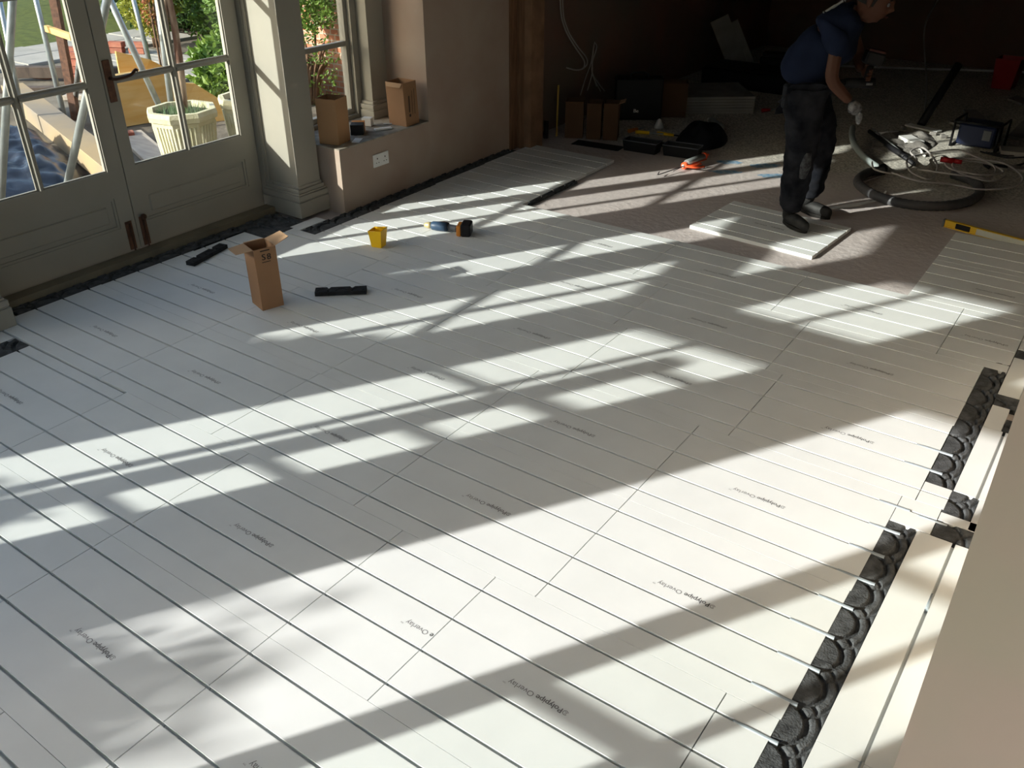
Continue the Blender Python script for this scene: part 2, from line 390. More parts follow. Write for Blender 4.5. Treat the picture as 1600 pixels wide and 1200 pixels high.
# half pilaster in the window reveal
pl = MB(); pl.box(-1.54,-1.44,4.20,4.362,.413,2.72)
for z0,z1,e in [(.413,.47,.035),(.47,.482,.03),(.482,.51,.034),(.51,.53,.018)]: pl.bbox(-1.54,-1.44+e,4.20-e,4.362,z0,z1,.003)
struct('trim_4', pl, m_paint)
# pier at the opening to the back room: rough timber lining
pr = MB(); pr.box(-1.4,-1.052,5.34,5.42,-.1,2.72).box(-1.4,-.93,5.43,5.60,-.1,2.72); struct('wall_pier', pr, m_wood_d)
struct('trim_5', MB().box(-.985,-.925,5.425,5.43,-.02,2.5).box(-.93,-.922,5.43,5.60,-.02,2.5), mat('lining_strip', (.20,.115,.065), .8, var=.2))
struct('wall_lintel_baffle', MB().box(-.92,3.2,5.45,5.60,2.0,2.72), m_plaster)  # out of view, hung low to hold light back from the rear room

# south wall behind the camera
sw = MB(); Y0, Y1 = -1.31, -1.19
for (a,b) in ((-1.66,-1.43),(-.70,-.135),(1.40,2.75),(4.7,5.0)): sw.box(a,b,Y0,Y1,-.1,2.72)
sw.box(2.75,4.7,Y0,Y1,2.3,2.72); sw.box(2.75,4.7,Y0,Y1,-.1,.05); struct('window_fill_south', MB().box(2.75,4.7,-1.252,-1.248,.05,2.3), m_glass)  # unseen window added here to bring fill light onto the near plaster wall
sw.box(-1.43,-.70,Y0,Y1,-.1,.44)
for (a,b) in ((-1.43,-.70),(-.135,1.40)): sw.box(a,b,Y0,Y1,1.905,ZU0); sw.box(a,b,Y0,Y1,ZU1,2.72)
sw.box(-1.125,-1.095,Y0+.04,Y1-.04,ZU0,ZU1)
struct('wall_south', sw, m_paint)
w = thing('window_4', None, None, (-1.06,-1.25,.44), kind='structure')
MB().box(-1.125,-1.095,-1.27,-1.23,.44,1.905).box(-1.43,-.70,-1.265,-1.235,1.485,1.515).box(-1.43,-1.41,-1.27,-1.23,.44,1.905).box(-.72,-.70,-1.27,-1.23,.44,1.905).build('window_frame', m_paint, w)
MB().box(-1.41,-.72,-1.252,-1.248,.45,1.90).build('glass_pane', m_glass, w)
MB().box(-1.43,-.70,-1.252,-1.248,ZU0,ZU1).box(-.135,1.40,-1.252,-1.248,ZU0,ZU1).build('glass_pane', m_glass, w)
d3 = thing('door_3', None, None, (1.0,-1.25,0), kind='structure')
f = MB(); Ys = -1.25
f.box(.635,.735,Ys-.022,Ys+.022,0,1.9); f.box(1.37,1.40,Ys-.022,Ys+.022,0,1.9); f.box(.735,1.37,Ys-.022,Ys+.022,0,.5)
f.box(1.085,1.125,Ys-.02,Ys+.02,.5,1.9)
for z in (ZM1,ZM2): f.box(.735,1.37,Ys-.02,Ys+.02,z-.018,z+.018)
f.build('door_frame', m_paint, d3); MB().box(.737,1.368,Ys-.002,Ys+.002,.5,1.9).build('glass_pane', m_glass, d3)

# plastered wall close to the camera on the right, and the rest of the shell
struct('wall_east', MB().box(3.046,3.20,.50,5.60,-.1,2.72).box(3.20,5.0,.50,.65,-.1,2.72), mat('plaster_lit', (.76,.56,.43), .8, col2=(.70,.57,.41), vscale=3.4, bump=.06, bscale=30))  # lighter plaster copy: the stronger light on this wall is put into its colour
struct('wall_southeast', MB().box(4.9,5.0,-1.19,-1.05,-.1,2.72).box(4.9,5.0,.42,.50,-.1,2.72).box(4.9,5.0,-1.05,.42,-.1,.25).box(4.9,5.0,-1.05,.42,2.45,2.72), m_plaster)
struct('window_fill_east', MB().box(4.945,4.95,-1.05,.42,.25,2.45), m_glass)  # unseen east window, added for sunless sky fill on the near wall
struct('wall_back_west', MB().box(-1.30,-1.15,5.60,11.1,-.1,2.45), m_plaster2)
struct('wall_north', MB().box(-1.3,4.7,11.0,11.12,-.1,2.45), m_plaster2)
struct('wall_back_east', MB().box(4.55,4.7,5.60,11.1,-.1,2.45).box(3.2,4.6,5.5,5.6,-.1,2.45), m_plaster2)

# ================================================================== FLOOR BOARDS
BG = 'white underfloor heating boards laid in rows'
def gprof(y0, y1, gys, z1=0., z0=-TH):
    w, dp = .0052, .0185; pr = [(y0,z0),(y1,z0),(y1,z1)]
    for g in sorted(gys, reverse=True):
        if y0+.02 < g < y1-.02:
            pr += [(g+w,z1),(g+w,z1-.004),(g+.0085,z1-.0075),(g+.0085,z1-dp+.004),(g+.005,z1-dp),(g-.005,z1-dp),(g-.0085,z1-dp+.004),(g-.0085,z1-.0075),(g-w,z1-.004),(g-w,z1)]
    return pr+[(y0,z1)]
FONT = {}
def textmesh(body):
    if body in FONT: return FONT[body]
    c = bpy.data.curves.new('t','FONT'); c.body = body; c.size = 1; c.align_x = 'LEFT'; c.resolution_u = 3
    o = bpy.data.objects.new('t', c); COL.objects.link(o); me = evalmesh(o, 'lettering'); bpy.data.objects.remove(o)
    vs = [v.co.copy() for v in me.vertices]; fs = [list(p.vertices) for p in me.polygons]; bpy.data.meshes.remove(me)
    FONT[body] = (vs, fs, min(v.x for v in vs), max(v.x for v in vs)); return FONT[body]
def boldtext(mb, body, x, y, size, bold=0, z=.0004, flip=True, maxlen=None):
    """lays lettering flat, upside down towards the camera (reads from +X to -X); returns end offset"""
    vs, fs, a, b = textmesh(body)
    for k in ((0,) if not bold else (0,bold)):
        mb.add([(x-(v.x-a+k)*size, y-v.y*size, z) for v in vs], fs)
    return (b-a)*size
def addprint(board, xr, y, cut=None, full=.195):
    """roundel + Polypipe Overlay, starting at x=xr, reading towards -x"""
    m = MB(); s = .031
    if cut != 'e Overlay':
        r_ = .008; c = (xr-.008, y-.008)
        for (ri,ro,a0,a1) in ((.0065,.0085,20,320),(.0025,.0042,-120,150)):
            n = 14; vs = []; 
            for i in range(n+1):
                t = R(a0+(a1-a0)*i/n); vs += [(c[0]+ri*math.cos(t),c[1]+ri*math.sin(t),.0004),(c[0]+ro*math.cos(t),c[1]+ro*math.sin(t),.0004)]
            m.add(vs, [(2*i,2*i+1,2*i+3,2*i+2) for i in range(n)])
        x = xr-.019; x -= boldtext(m, 'Polypipe', x, y, s*.83, .045) + .009
    else:
        x = xr; x -= boldtext(m, 'e', x, y, s*.83, .045)+.009
    x -= boldtext(m, 'Overlay', x, y, s*.86)+.002
    boldtext(m, 'TM', x, y-.016, s*.25)
    m.build('printed_lettering', m_print, board)
ROWY = lambda r: (.075+.6*r, .675+.6*r)
rows = {
 -2:[-.98,-.2,.6,1.4,2.2,2.735], -1:[-.98,.2,1.0,1.8,2.6,2.735],
 0:[-.98,-.217,.583,1.383,2.183,2.735], 1:[-.98,-.217,.583,1.383,1.783,2.582,2.737],
 2:[-1.345,-.43,.352,1.147,1.937,2.740], 3:[-1.338,-.43,.361,1.147,1.937,2.743],
 4:[-1.33,-.32,.475,1.27,2.065,2.788], 5:[-.935,-.40,.396,1.19,1.984,2.792], 6:[-.95,-.60,.187,.972,1.777,2.582,2.886],
 7:[-.962,-.60,-.20], 8:[-.972,-.20]}
texts = {0:[.88,1.67],1:[-.70,.085,.88,('c',1.783),2.06],2:[-.92,-.145,.65,1.44,2.22],3:[-.94,-.15,.65,1.43,2.22],
 4:[.01,.82,1.57,2.36],5:[-.09,.69,1.475,2.275],6:[.48,1.265,2.06,2.645],8:[-.66]}
rowname = {-2:'nearest row', -1:'row below the view', 0:'row at the bottom edge', 1:'second row from the bottom', 2:'row beside the left pillar',
 3:'row by the left door', 4:'row by the right door', 5:'row past the right pillar', 6:'row bordering bare concrete', 7:'short row beside the plaster wall', 8:'farthest short row'}
ords = ['first','second','third','fourth','fifth','sixth','seventh']
for r, xs in rows.items():
    y0, y1 = ROWY(r); gys = [y0+.075+.15*k for k in range(4)]
    if r == 8: y1 = 5.52; 
    for i in range(len(xs)-1):
        a, b = xs[i]+.0018, xs[i+1]-.0018
        yy0, yy1 = y0+.0008, y1-.0008
        if r == 1 and i == 0: yy1 = 1.26
        # notches at pillar base are left to the black return strips
        if r == 4 and i == 0:
            o = MB(); o.extr(gprof(yy0,2.852,gys), -1.325, b).extr(gprof(2.8521,yy1,gys), -1.125, b)
        else:
            o = MB().extr(gprof(yy0,yy1,gys), a, b)
        ob = o.build('heating_board', m_board)
        tag(ob, 'white grooved floor board, %s from left in the %s' % (ords[i], rowname[r]), 'floor board', BG)
        for t in texts.get(r, []):
            if isinstance(t, tuple):
                if abs(b-t[1]) < .01: addprint(ob, t[1]-.004, (y0+y1)/2-.006, 'e Overlay')
            elif a < t+.1 < b: addprint(ob, t+.2, (y0+y1)/2-.010)
def board(x0,x1,y0,y1,gys,label,alongY=None, z=0., text=None):
    m = MB()
    if alongY:
        prf = gprof(x0,x1,alongY,z,z-TH); m.extrY(prf[::-1], y0, y1)
    else: m.extr(gprof(y0,y1,gys,z,z-TH), x0, x1)
    o = m.build('heating_board', m_board); tag(o, label, 'floor board', BG)
    if text: addprint(o, text[0], text[1])
    return o
# black return-bend strips: height field with pipe channels
SG = 'black return bend strips set between the boards'
def strip(x0, x1, y0, y1, label, kind='D', flip=False, z=-.001, step=.0034, ph=0.):
    nx = max(4, int((x1-x0)/step)); ny = max(4, int((y1-y0)/step)); m = MB(); vs = []; w = x1-x0
    def h(x, y):
        u = (x-x0)/w
        if flip: u = 1-u
        k = math.floor((y-ph)/.15); yc = (k+.5)*.15+ph; dy = (y-yc)/.075
        r1 = math.hypot(u/.70, dy/.99)                   # bend joining two neighbouring pipe runs
        d1 = abs(r1-1)*.062; z_ = 0
        if d1 < .0078: z_ = -.017*(1-(d1/.0078)**4)
        if r1 > 1.10 and u > .35:                         # thinner outer bends that cross each other by the far edge
            for q in (-1,0,1):
                r2 = math.hypot(u/1.02, (y-yc-.15*q)/.118); d2 = abs(r2-1)*.075
                if d2 < .0052: z_ = min(z_, -.012*(1-(d2/.0052)**4))
        if kind == 'A':
            rr = abs(math.hypot(x-x0, y-y0-.0)-(.65*w)); z_ = -.012*math.sqrt(max(0,1-(rr/.0075)**2)) if rr < .0075 else 0
            rr = abs(math.hypot(x-x1, y-y0)-(.55*w)); z2 = -.012*math.sqrt(max(0,1-(rr/.0075)**2)) if rr < .0075 else 0
            z_ = min(z_, z2)
        e = 0 if (.0 < u < 1) else 0
        return z_ + .0007*noise.noise(Vector((x*60,y*60,0)))
    for i in range(ny+1):
        for j in range(nx+1):
            x = x0+w*j/nx; y = y0+(y1-y0)*i/ny
            edge = i in (0,ny) or j in (0,nx)
            vs.append((x,y,z+(min(0,h(x,y)) if not edge else h(x,y)*.8)))
    fs = [(i*(nx+1)+j, i*(nx+1)+j+1, (i+1)*(nx+1)+j+1, (i+1)*(nx+1)+j) for i in range(ny) for j in range(nx)]
    m.add(vs, fs, True); m.box(x0+.0005,x1-.0005,y0+.0005,y1-.0005,-TH,z-.014)
    for (a,b,c,d) in ((x0,x0+.0005,y0,y1),(x1-.0005,x1,y0,y1),(x0,x1,y0,y0+.0005),(x0,x1,y1-.0005,y1)): m.box(a,b,c,d,-TH,z-.012)
    return tag(m.build('return_strip', m_rubber), label, 'pipe guide strip', SG)
# filler pieces by the strips on the right, and boards that run the other way along the wall
board(2.7435,2.878,2.309,2.474,[2.40],'small white filler board between the two long black strips')
board(2.7895,2.884,2.476,2.612,[2.55],'small square white filler board at the near end of the far black strip')
strip(2.889,3.043,3.855,3.955,'short black bend block against the wall past the far strip','A')
board(2.889,3.043,3.957,4.274,[4.05],'white filler board beyond the far end of the far black strip')
board(2.838,3.043,1.268,2.303,[], 'long narrow white board with lengthwise groove beside the near black strip', alongY=[2.957])
board(2.838,3.043,-.2,1.266,[], 'narrow white board with lengthwise groove at the lower right corner', alongY=[2.957])
board(2.888,3.043,2.616,3.14,[], 'narrow white board with lengthwise groove beside the far black strip', alongY=[2.968])
board(2.888,2.955,3.1415,3.343,[], 'narrow plain white board left of the small black bend by the wall')
board(2.978,3.043,2.409,2.614,[], 'thin white offcut between the two black bends and the wall')
board(2.888,3.043,3.456,3.85,[], 'narrow white board with lengthwise groove beyond the small black bends', alongY=[2.975])
board(2.302,3.04,4.277,4.874,[4.35,4.50,4.65,4.80],'white grooved board on the right under the spirit level, nearer of the pair',text=(2.775,4.575))
board(2.302,3.04,4.876,5.40,[4.95,5.10,5.25],'white grooved board on the right directly below the spirit level, farther of the pair')
board(-1.235,-1.12,1.06,1.262,[],'small white board piece at the foot of the left pillar')
board(-1.345,-1.12,-.5,1.03,[],'white board strip along the window wall left of the pillar')
board(-1.16,-1.07,3.078,3.30,[],'small pale filler piece in front of the right pillar base')
ob = MB().extr(gprof(0,.60,[.075,.225,.375,.525],.024,.002), 0, .81)      # loose board the man steps on
lb = ob.build('heating_board', m_board); tag(lb, 'loose white grooved board lying on bare concrete under the worker\'s boot', 'floor board', BG)
lb.location = (.915+.405, 4.535+.30, -TH); lb.rotation_euler = (0,0,R(-4)); 
tm = MB(); boldtext(tm,'Polypipe',.50,.30,.026,.045,.0264); boldtext(tm,'Overlay',.385,.30,.027,0,.0264)
tm.v = [Vector((v.x-.405, v.y-.30, v.z-.002)) for v in tm.v]
me = bpy.data.meshes.new('printed_lettering'); me.from_pydata([tuple(v) for v in tm.v],[],tm.f); me.materials.append(m_print)
o = bpy.data.objects.new('printed_lettering', me); COL.objects.link(o); o.parent = lb

strip(2.7365,2.836,1.545,2.305,'black strip of looping bends on the right, upper half of the near strip')
strip(2.7365,2.836,1.125,1.543,'black strip of looping bends on the right, middle of the near strip')
strip(2.7365,2.836,.3,1.1235,'black strip of looping bends at the bottom right edge of the view')
strip(2.790,2.886,2.614,3.245,'black strip of looping bends, near half of the far right strip')
strip(2.793,2.886,3.246,3.853,'black strip of looping bends, far half of the far right strip')
board(2.881,3.043,2.4065,2.457,[],'thin white sliver board between the two short black bend blocks')
strip(2.880,2.976,2.4585,2.612,'short black bend block between the near and far black strips')
strip(2.881,3.043,2.309,2.405,'short black bend block against the wall at the top of the near white strip','A')
strip(2.888,2.976,3.345,3.453,'short black bend block beside the middle of the far strip','A')
strip(2.9575,3.043,3.142,3.252,'smallest black bend block tucked against the wall','A')
strip(2.888,3.04,3.8535,3.8545+.0001+.0,'x') if False else None
for (a,b,nm) in ((1.415,1.98,'under the left door leaf'),(1.981,2.60,'where the two doors meet'),(2.601,2.851,'under the right door leaf')):
    strip(-1.458,-1.349,a,b,'black strip of bends along the door threshold, %s' % nm,flip=True)
strip(-1.458,-1.128,2.853,3.20,'black bend block in the corner in front of the right pillar',flip=True)
strip(-1.06,-.938,3.30,3.674,'black bend strip at the foot of the low plaster wall',flip=True) if False else None
strip(-1.067,-.938,3.078,3.674,'black bend strip at the start of the low plaster wall',flip=True)
strip(-1.068,-.953,3.676,4.274,'black strip at the foot of the low plaster wall, middle piece',flip=True)
strip(-1.068,-.965,4.276,5.30,'black strip at the foot of the plaster wall, farthest piece',flip=True)
strip(-1.118,-.983,.55,1.262,'black bend strip showing at the left edge below the left pillar',flip=True)

strip(-.197,-.168,4.335,4.93,'narrow black strip standing in for the shaded edge of the far boards')  # black strip paints the shaded gap and board edge here
# pipe sleeve ends lying in the grooves next to the strips
SL = 'thin grey film sleeves sticking out of the grooves'
yn = {0:(2.634,2.759),}
for i,(k,xa,xb) in enumerate([(8,2.634,2.760),(9,2.624,2.758),(10,2.643,2.769),(11,2.625,2.762),(12,2.662,2.772),(13,2.674,2.795),(14,2.665,2.783),(15,2.688,2.794),(16,2.68,2.789),(18,2.69,2.83),(19,2.70,2.835)]):
    y = .15*k if k < 16 else .15*k
    m = MB(); n = 8; vs = []
    for x, rr in ((xa,.0055),(xa+.03,.007),(xb-.02,.007),(xb,.0075)):
        for j in range(n+1):
            t = math.pi*j/n; vs.append((x, y+rr*math.cos(t), -.003+rr*.85*math.sin(t)))
    fs = [(a*(n+1)+j, a*(n+1)+j+1, (a+1)*(n+1)+j+1, (a+1)*(n+1)+j) for a in range(3) for j in range(n)]
    m.add(vs, fs, True); m.box(xa,xb,y-.0055,y+.0055,-.012,-.009)
    tag(m.build('pipe_sleeve', m_sleeve), 'thin grey sleeve in a groove, %s up along the right-hand black strips' % (ords+['eighth','ninth','tenth','eleventh'])[i], 'sleeve', SL)
for (x,y0,y1,lb_) in ((2.957,1.93,2.01,'thin grey sleeve in the lengthwise groove, upper one by the wall'),(2.957,1.14,1.27,'thin grey sleeve in the lengthwise groove near the bottom right corner'),(2.90,2.398,2.40,None)):
    if lb_: tag(MB().tube([(x,y0,-.004),(x,y1,-.004)], .0068, 10).build('pipe_sleeve', m_sleeve), lb_, 'sleeve', SL)
tag(MB().tube([(2.82,2.39,-.004),(2.915,2.392,-.003)], .006, 10).build('pipe_sleeve', m_sleeve), 'thin grey sleeve entering the black bend block by the wall', 'sleeve', SL)
#PART2
# ================================================================== OUTDOORS
GZ = -.15
struct('ground_outside', MB().box(-9.4,-1.66,-12,9.5,-.35,GZ).box(-1.66,6,-12,-1.31,-.35,GZ), m_ground)
struct('lawn', MB().box(-40,-9.4,-12,30,-.35,GZ+.01), m_lawn)
pv = MB(); 
for i in range(2):
    for j in range(6):
        pv.bbox(-9.35+i*.62,-8.75+i*.62,4.0+j*.62,4.6+j*.62,GZ-.02,GZ+.03+.004*((i*3+j)%3),.006)
struct('paving', pv, m_paving)
dk = MB()
for j in range(9): dk.bbox(-8.0,-5.9,5.62+.125*j,5.735+.125*j,GZ-.02,GZ+.028+.003*(j%2),.004)
struct('decking', dk, mat('decking_grey', (.30,.285,.25), .85, var=.15, vscale=6, stretch=(1,8,1)))
bw = MB().box(-11.5,-5.0,9.6,9.85,GZ,2.6); struct('wall_garden', bw, m_brickw)
struct('wall_garden_return', MB().box(-4.45,-2.2,6.25,6.45,GZ,.98), m_brickw)

def belt(name, p0, p1, h_, w_, seed):
    a, b = Vector(p0), Vector(p1); n_ = 90; d = (b-a); vs = []; side = d.cross(Vector((0,0,1))).normalized(); K = 14
    for i in range(n_+1):
        c = a+d*i/n_; hh = h_*(1+.13*noise.noise(c*.35+Vector((seed,0,0)))+.05*noise.noise(c*1.7))
        for k in range(K+1):
            t = math.pi*k/K; q = c+side*w_*math.cos(t)*(1+.25*noise.noise(c*.8+Vector((0,0,k)))); vs.append((q.x,q.y,GZ-.05+hh*math.sin(t)**.6+.12*noise.noise(Vector((q.x,q.y,k))*2.1)))
    fs = [(i*(K+1)+k,i*(K+1)+k+1,(i+1)*(K+1)+k+1,(i+1)*(K+1)+k) for i in range(n_) for k in range(K)]
    struct(name, MB().add(vs,fs,True), mat('hedge_green',(.02,.04,.012),.95,col2=(.045,.075,.02),vscale=6,bump=1,bscale=14,spec=.1))
belt('screening_hedge',(-22,-11,0),(9,-11,0),4.0,.9,1); belt('screening_hedge',(-34,-12,0),(-34,30,0),5.5,1.6,2)  # tree belts added to cut low sky light reaching the back room
def bush(name, label, cat, c, r, n, ls, ml, seed, stems=6, group=None, squash=1., mstem=None, base=None):
    rg = random.Random(seed); t = thing(name, label, cat, (c[0],c[1], base if base is not None else max(GZ, c[2]-r[2])), group=group)
    m = MB()
    for i in range(n):
        while True:
            p = Vector((rg.uniform(-1,1), rg.uniform(-1,1), rg.uniform(-1,1)))
            if .25 < p.length < 1: break
        q = Vector((c[0]+p.x*r[0], c[1]+p.y*r[1], c[2]+p.z*r[2])) + noise.noise_vector(p*2.3+Vector((seed,0,0)))*.35*min(r)
        d = Vector((rg.gauss(0,1), rg.gauss(0,1), rg.gauss(.2,.8))).normalized(); s_ = ls*rg.uniform(.6,1.3)
        w = d.cross(Vector((rg.gauss(0,1),rg.gauss(0,1),rg.gauss(0,1)))).normalized()*s_*.28*squash; nn = d.cross(w).normalized()*s_*.08
        m.add([q, q+d*s_*.45+w+nn, q+d*s_, q+d*s_*.45-w+nn, q+d*s_*.45-nn], [(0,1,4),(1,2,4),(2,3,4),(3,0,4)])
    m.build('foliage', ml, t)
    b = MB(); bz = base if base is not None else GZ
    for k in range(stems):
        a = rg.uniform(0,6.28); e = Vector((c[0]+r[0]*.6*math.cos(a), c[1]+r[1]*.6*math.sin(a), c[2]+r[2]*rg.uniform(0,.6)))
        s0 = Vector((c[0]+.04*math.cos(a), c[1]+.04*math.sin(a), bz-.01)); b.tube(smoothpts([s0,(s0+e)/2+Vector((0,0,.1)),e],4), [.012]*8+[.005], 6)
    b.build('stem', mstem or m_stem, t)
    return t
# shrubs by the garden wall
bush('shrub','dark green shrub at the top edge, right of the doors\' meeting stile','shrub',(-10.6,8.6,.5),(.8,.6,1.0),3800,.11,m_leafd,1)
bush('shrub','bright yellow-green feathery shrub seen above the paving through the right door','shrub',(-8.05,6.95,.52),(.42,.35,.50),4200,.065,m_leafy,2)
bush('shrub','dark shrub behind the yellow-green one','shrub',(-9.2,8.0,.5),(.75,.45,.95),5200,.10,m_leafd,3)
bush('shrub','mid green shrub behind the trunk of the potted tree','shrub',(-7.5,7.75,.55),(.75,.45,1.0),5600,.085,m_leaf,4)
bush('shrub','broad dark glossy shrub at the upper right of the right door panes','shrub',(-5.7,6.9,.42),(.75,.5,.85),6200,.085,m_leaf,5)
bush('shrub','low bright green shrub just behind the second stone planter','shrub',(-4.55,5.50,.13),(.50,.38,.40),3800,.10,mixleaf,6)
bush('shrub','dark shrub far right, beyond the second stone planter','shrub',(-4.95,6.05,.2),(.26,.25,.85),2600,.09,m_leafd,7)
bush('climber','tangled climbing plant on the brick wall outside the small window','climber',(-3.95,5.92,.22),(.42,.14,.45),600,.045,m_leaf,8,stems=26)
bush('shrub','rusty leaved sprig between the scaffold tube and the potted tree','shrub',(-6.6,6.0,.55),(.12,.10,.22),110,.05,m_leafr,9,stems=3)
bush('climber','green creeper covering the top of the brick wall outside the small window','climber',(-3.95,5.92,.90),(.48,.18,.36),3000,.05,m_leaf,12,stems=5)
# tall shrubs and trees out of view, south-west of the room: they break up the low sun
bush('shrub','tall shrub outside the windows left of the left pillar','shrub',(-2.88,-1.65,.94),(.42,.20,1.13),11000,.075,m_leafd,21)
bush('shrub','lower shrub outside, right beside the tall one by the left windows','shrub',(-2.13,-1.65,.80),(.46,.20,.92),9000,.075,m_leafd,24)
bush('shrub','tall shrub outside beyond the corner window','shrub',(-2.15,-3.0,.60),(.60,.30,.95),7000,.09,m_leafd,22)
bush('shrub','tall shrub outside the open doorway behind the camera','shrub',(-.92,-3.0,.60),(.55,.30,.90),6500,.09,m_leafd,23)
def tree(label, x, y, z, r, n, seed):
    t = bush('tree', label, 'tree', (x,y,z), r, n, .10, m_leafd, seed, stems=8, base=z-r[2]*.6)
    t.location = (x,y,GZ)
    for ch in t.children: ch.location = -Vector((0,0,GZ-(z-r[2]*.6)))
    MB().tube([(x,y,GZ-.01),(x+.03,y,z*.5),(x,y,z)], [.07,.055,.03], 10).build('trunk', m_bark, t)
tree('unseen tree added to the south-west to keep sun off the small window', -6.05,-3.0,4.15,(.36,.36,1.0),5200,31)  # crown added and sized to block the sun from the small window
tree('garden tree to the south with a thin crown', -3.1,-6.4,2.75,(.50,.50,.30),420,32)

# stone planters
def planter(label, x, y, top, r, grass):
    t = thing('stone_planter', label, 'planter', (x,y,GZ), group='cast stone planters outside the doors'); b = MB(); n = 8; a0 = R(22.5+12)
    hh = top-GZ
    b.lathe([(r*.70,0),(r*.72,.04),(r*.92,hh-.075),(r*.93,hh-.07),(r*1.0,hh-.065),(r*1.02,hh-.03),(r*.98,hh),(r*.84,hh),(r*.82,hh-.05),(.01,hh-.05)],(x,y,GZ),n,a0,False)
    for k in range(n):                                     # fluting on every face
        t0 = a0+2*math.pi*k/n; t1 = a0+2*math.pi*(k+1)/n
        for j in range(5):
            f = (j+1)/6
            for (za,zb,ra,rb) in ((.05,hh-.10,.722,.905),):
                pa = Vector((math.cos(t0)*(1-f)+math.cos(t1)*f, math.sin(t0)*(1-f)+math.sin(t1)*f, 0))
                A = Vector((x,y,GZ+za))+pa*r*ra; B = Vector((x,y,GZ+zb))+pa*r*rb; b.tube([A,B], .011, 6)
    b.build('pot', m_stone, t)
    MB().lathe([(r*.80,0),(r*.80,.02),(0.01,.02)],(x,y,top-.06),8,a0,False).build('soil', m_soil, t)
    if grass:
        g = MB(); rg = random.Random(5)
        for k in range(420):
            a = rg.uniform(0,6.28); d = rg.uniform(0,r*.72); px, py = x+d*math.cos(a), y+d*math.sin(a)
            dx, dy, hz = rg.uniform(-.04,.04), rg.uniform(-.04,.04), rg.uniform(.03,.09)
            g.add([(px-.002,py,top-.045),(px+.002,py+.002,top-.045),(px+dx,py+dy,top-.045+hz)], [(0,1,2)])
        g.build('grass_tuft', m_grassb, t)
    return t
planter('octagonal cream stone planter holding the thin-trunked tree, in full view','' and 0 or -2.86,3.62,.405,.262,True)
planter('second cream stone planter half hidden at the right edge of the door glass',-2.72,4.14,.42,.24,False)
t = thing('potted_tree','slim brown-barked tree growing in the octagonal stone planter','tree',(-2.86,3.62,.37))
tr = smoothpts([(-2.86,3.64,.355),(-2.86,3.675,.70),(-2.86,3.69,.975),(-2.86,3.68,1.3),(-2.86,3.70,2.0)],4)
MB().tube(tr, [.030]*6+[.026]*(len(tr)-6), 10).tube(smoothpts([(-2.88,3.61,.36),(-2.88,3.63,.8),(-2.86,3.66,1.2)],4), .013, 8).build('trunk', m_bark, t)
b = MB(); rg = random.Random(3)
for k in range(9):
    a = rg.uniform(0,6.28); b.tube(smoothpts([(-2.86,3.69,1.7+.03*k),(-2.86+.2*math.cos(a),3.69+.2*math.sin(a),2.0+.05*k),(-2.86+.4*math.cos(a),3.69+.4*math.sin(a),2.2+.05*k)],3),.006,5)
b.build('branch', m_bark, t)

# scaffold tubes
SCG = 'scaffold tubes outside the glazed doors'
def tube(label, a, b, r=.0242, m=m_galv, name='scaffold_tube', cat='scaffold tube', g=SCG, lo=None):
    a, b = Vector(a), Vector(b); d = (a-b).normalized()
    if lo is None and abs(d.z) > .2: b = b - d*((b.z-GZ+.02)/d.z)
    o = MB().tube([a, b], r, 14).build(name, m); return tag(o, label, cat, g)
tube('leaning galvanised scaffold tube at the far left edge of the left door',(-2.45,2.64,2.05),(-2.65,2.08,.21))
tube('thick galvanised scaffold tube leaning in front of the doors\' meeting stile',(-1.92,2.86,1.75),(-2.49,2.44,.23))
tube('slender upright scaffold tube in the middle of the left door panes',(-5.50,4.15,1.9),(-4.99,3.85,.2))
tube('short slanting scaffold tube meeting the foot of the slender upright',(-3.37,3.36,1.15),(-4.93,4.02,.29))
tube('dark slanting scaffold tube crossing behind the right door handle',(-3.28,3.43,1.35),(-3.32,3.73,.37))
tube('distant upright scaffold tube in front of the yellow-green shrub',(-5.95,5.35,1.7),(-5.44,5.11,.32))
tube('upright scaffold tube just behind the glazing bar and stone planter',(-3.46,4.06,1.8),(-3.35,3.87,.34))
tube('pale upright tube next to the far left leaning tube',(-4.95,3.56,1.3),(-4.9,3.47,.52),.02)
tag(MB().rbox((-5.30,4.17,.55),(.07,.06,1.45),R(30),ry=R(4)).build('timber_post',m_rust),'dark red-brown post behind the left door\'s right panes','post')
tag(MB().rbox((-4.62,3.79,.752),(.42,.035,.05),R(-4),ry=R(4)).build('timber_rail',m_ywood),'short pale yellow timber end sticking out behind the left door','timber')
# long timber beam, tarpaulin, sheets, bricks
def plank(label, p0, p1, w, h, m, name='timber_plank', cat='timber', group=None, roll_=0):
    p0, p1 = Vector(p0), Vector(p1); d = p1-p0; L = d.length
    o = MB().rbox((p0+p1)/2,(L,w,h),math.atan2(d.y,d.x),roll_,-math.asin(d.z/L),b=.004).build(name,m); return tag(o,label,cat,group)
plank('long squared timber beam running from the tarpaulin towards the right',(-6.1,4.0,.04),(-3.0,3.10,-.02),.20,.16,mat('beam_wood',(.19,.165,.135),.8,col2=(.33,.24,.13),vscale=1.2),'timber_beam')
plank('grey weathered plank on the ground behind the beam',(-4.42,4.10,-.13),(-3.5,3.75,-.13),.22,.04,m_pwood)
plank('pale plank lying on the sandy ground left of the stone planter',(-4.2,4.42,-.12),(-3.3,4.12,-.12),.16,.05,m_pwood)
plank('dark wooden plank edge beside the lawn',(-7.6,4.7,-.05),(-6.2,5.6,-.05),.10,.12,m_dwood)
plank('narrow dark plank lying nearer than the lawn edging',(-7.0,4.3,-.10),(-6.0,5.0,-.10),.10,.06,m_dwood)
plank('long grey rail across the far lawn',(-13.5,7.4,.25),(-11.6,9.8,.25),.08,.10,m_dwood)
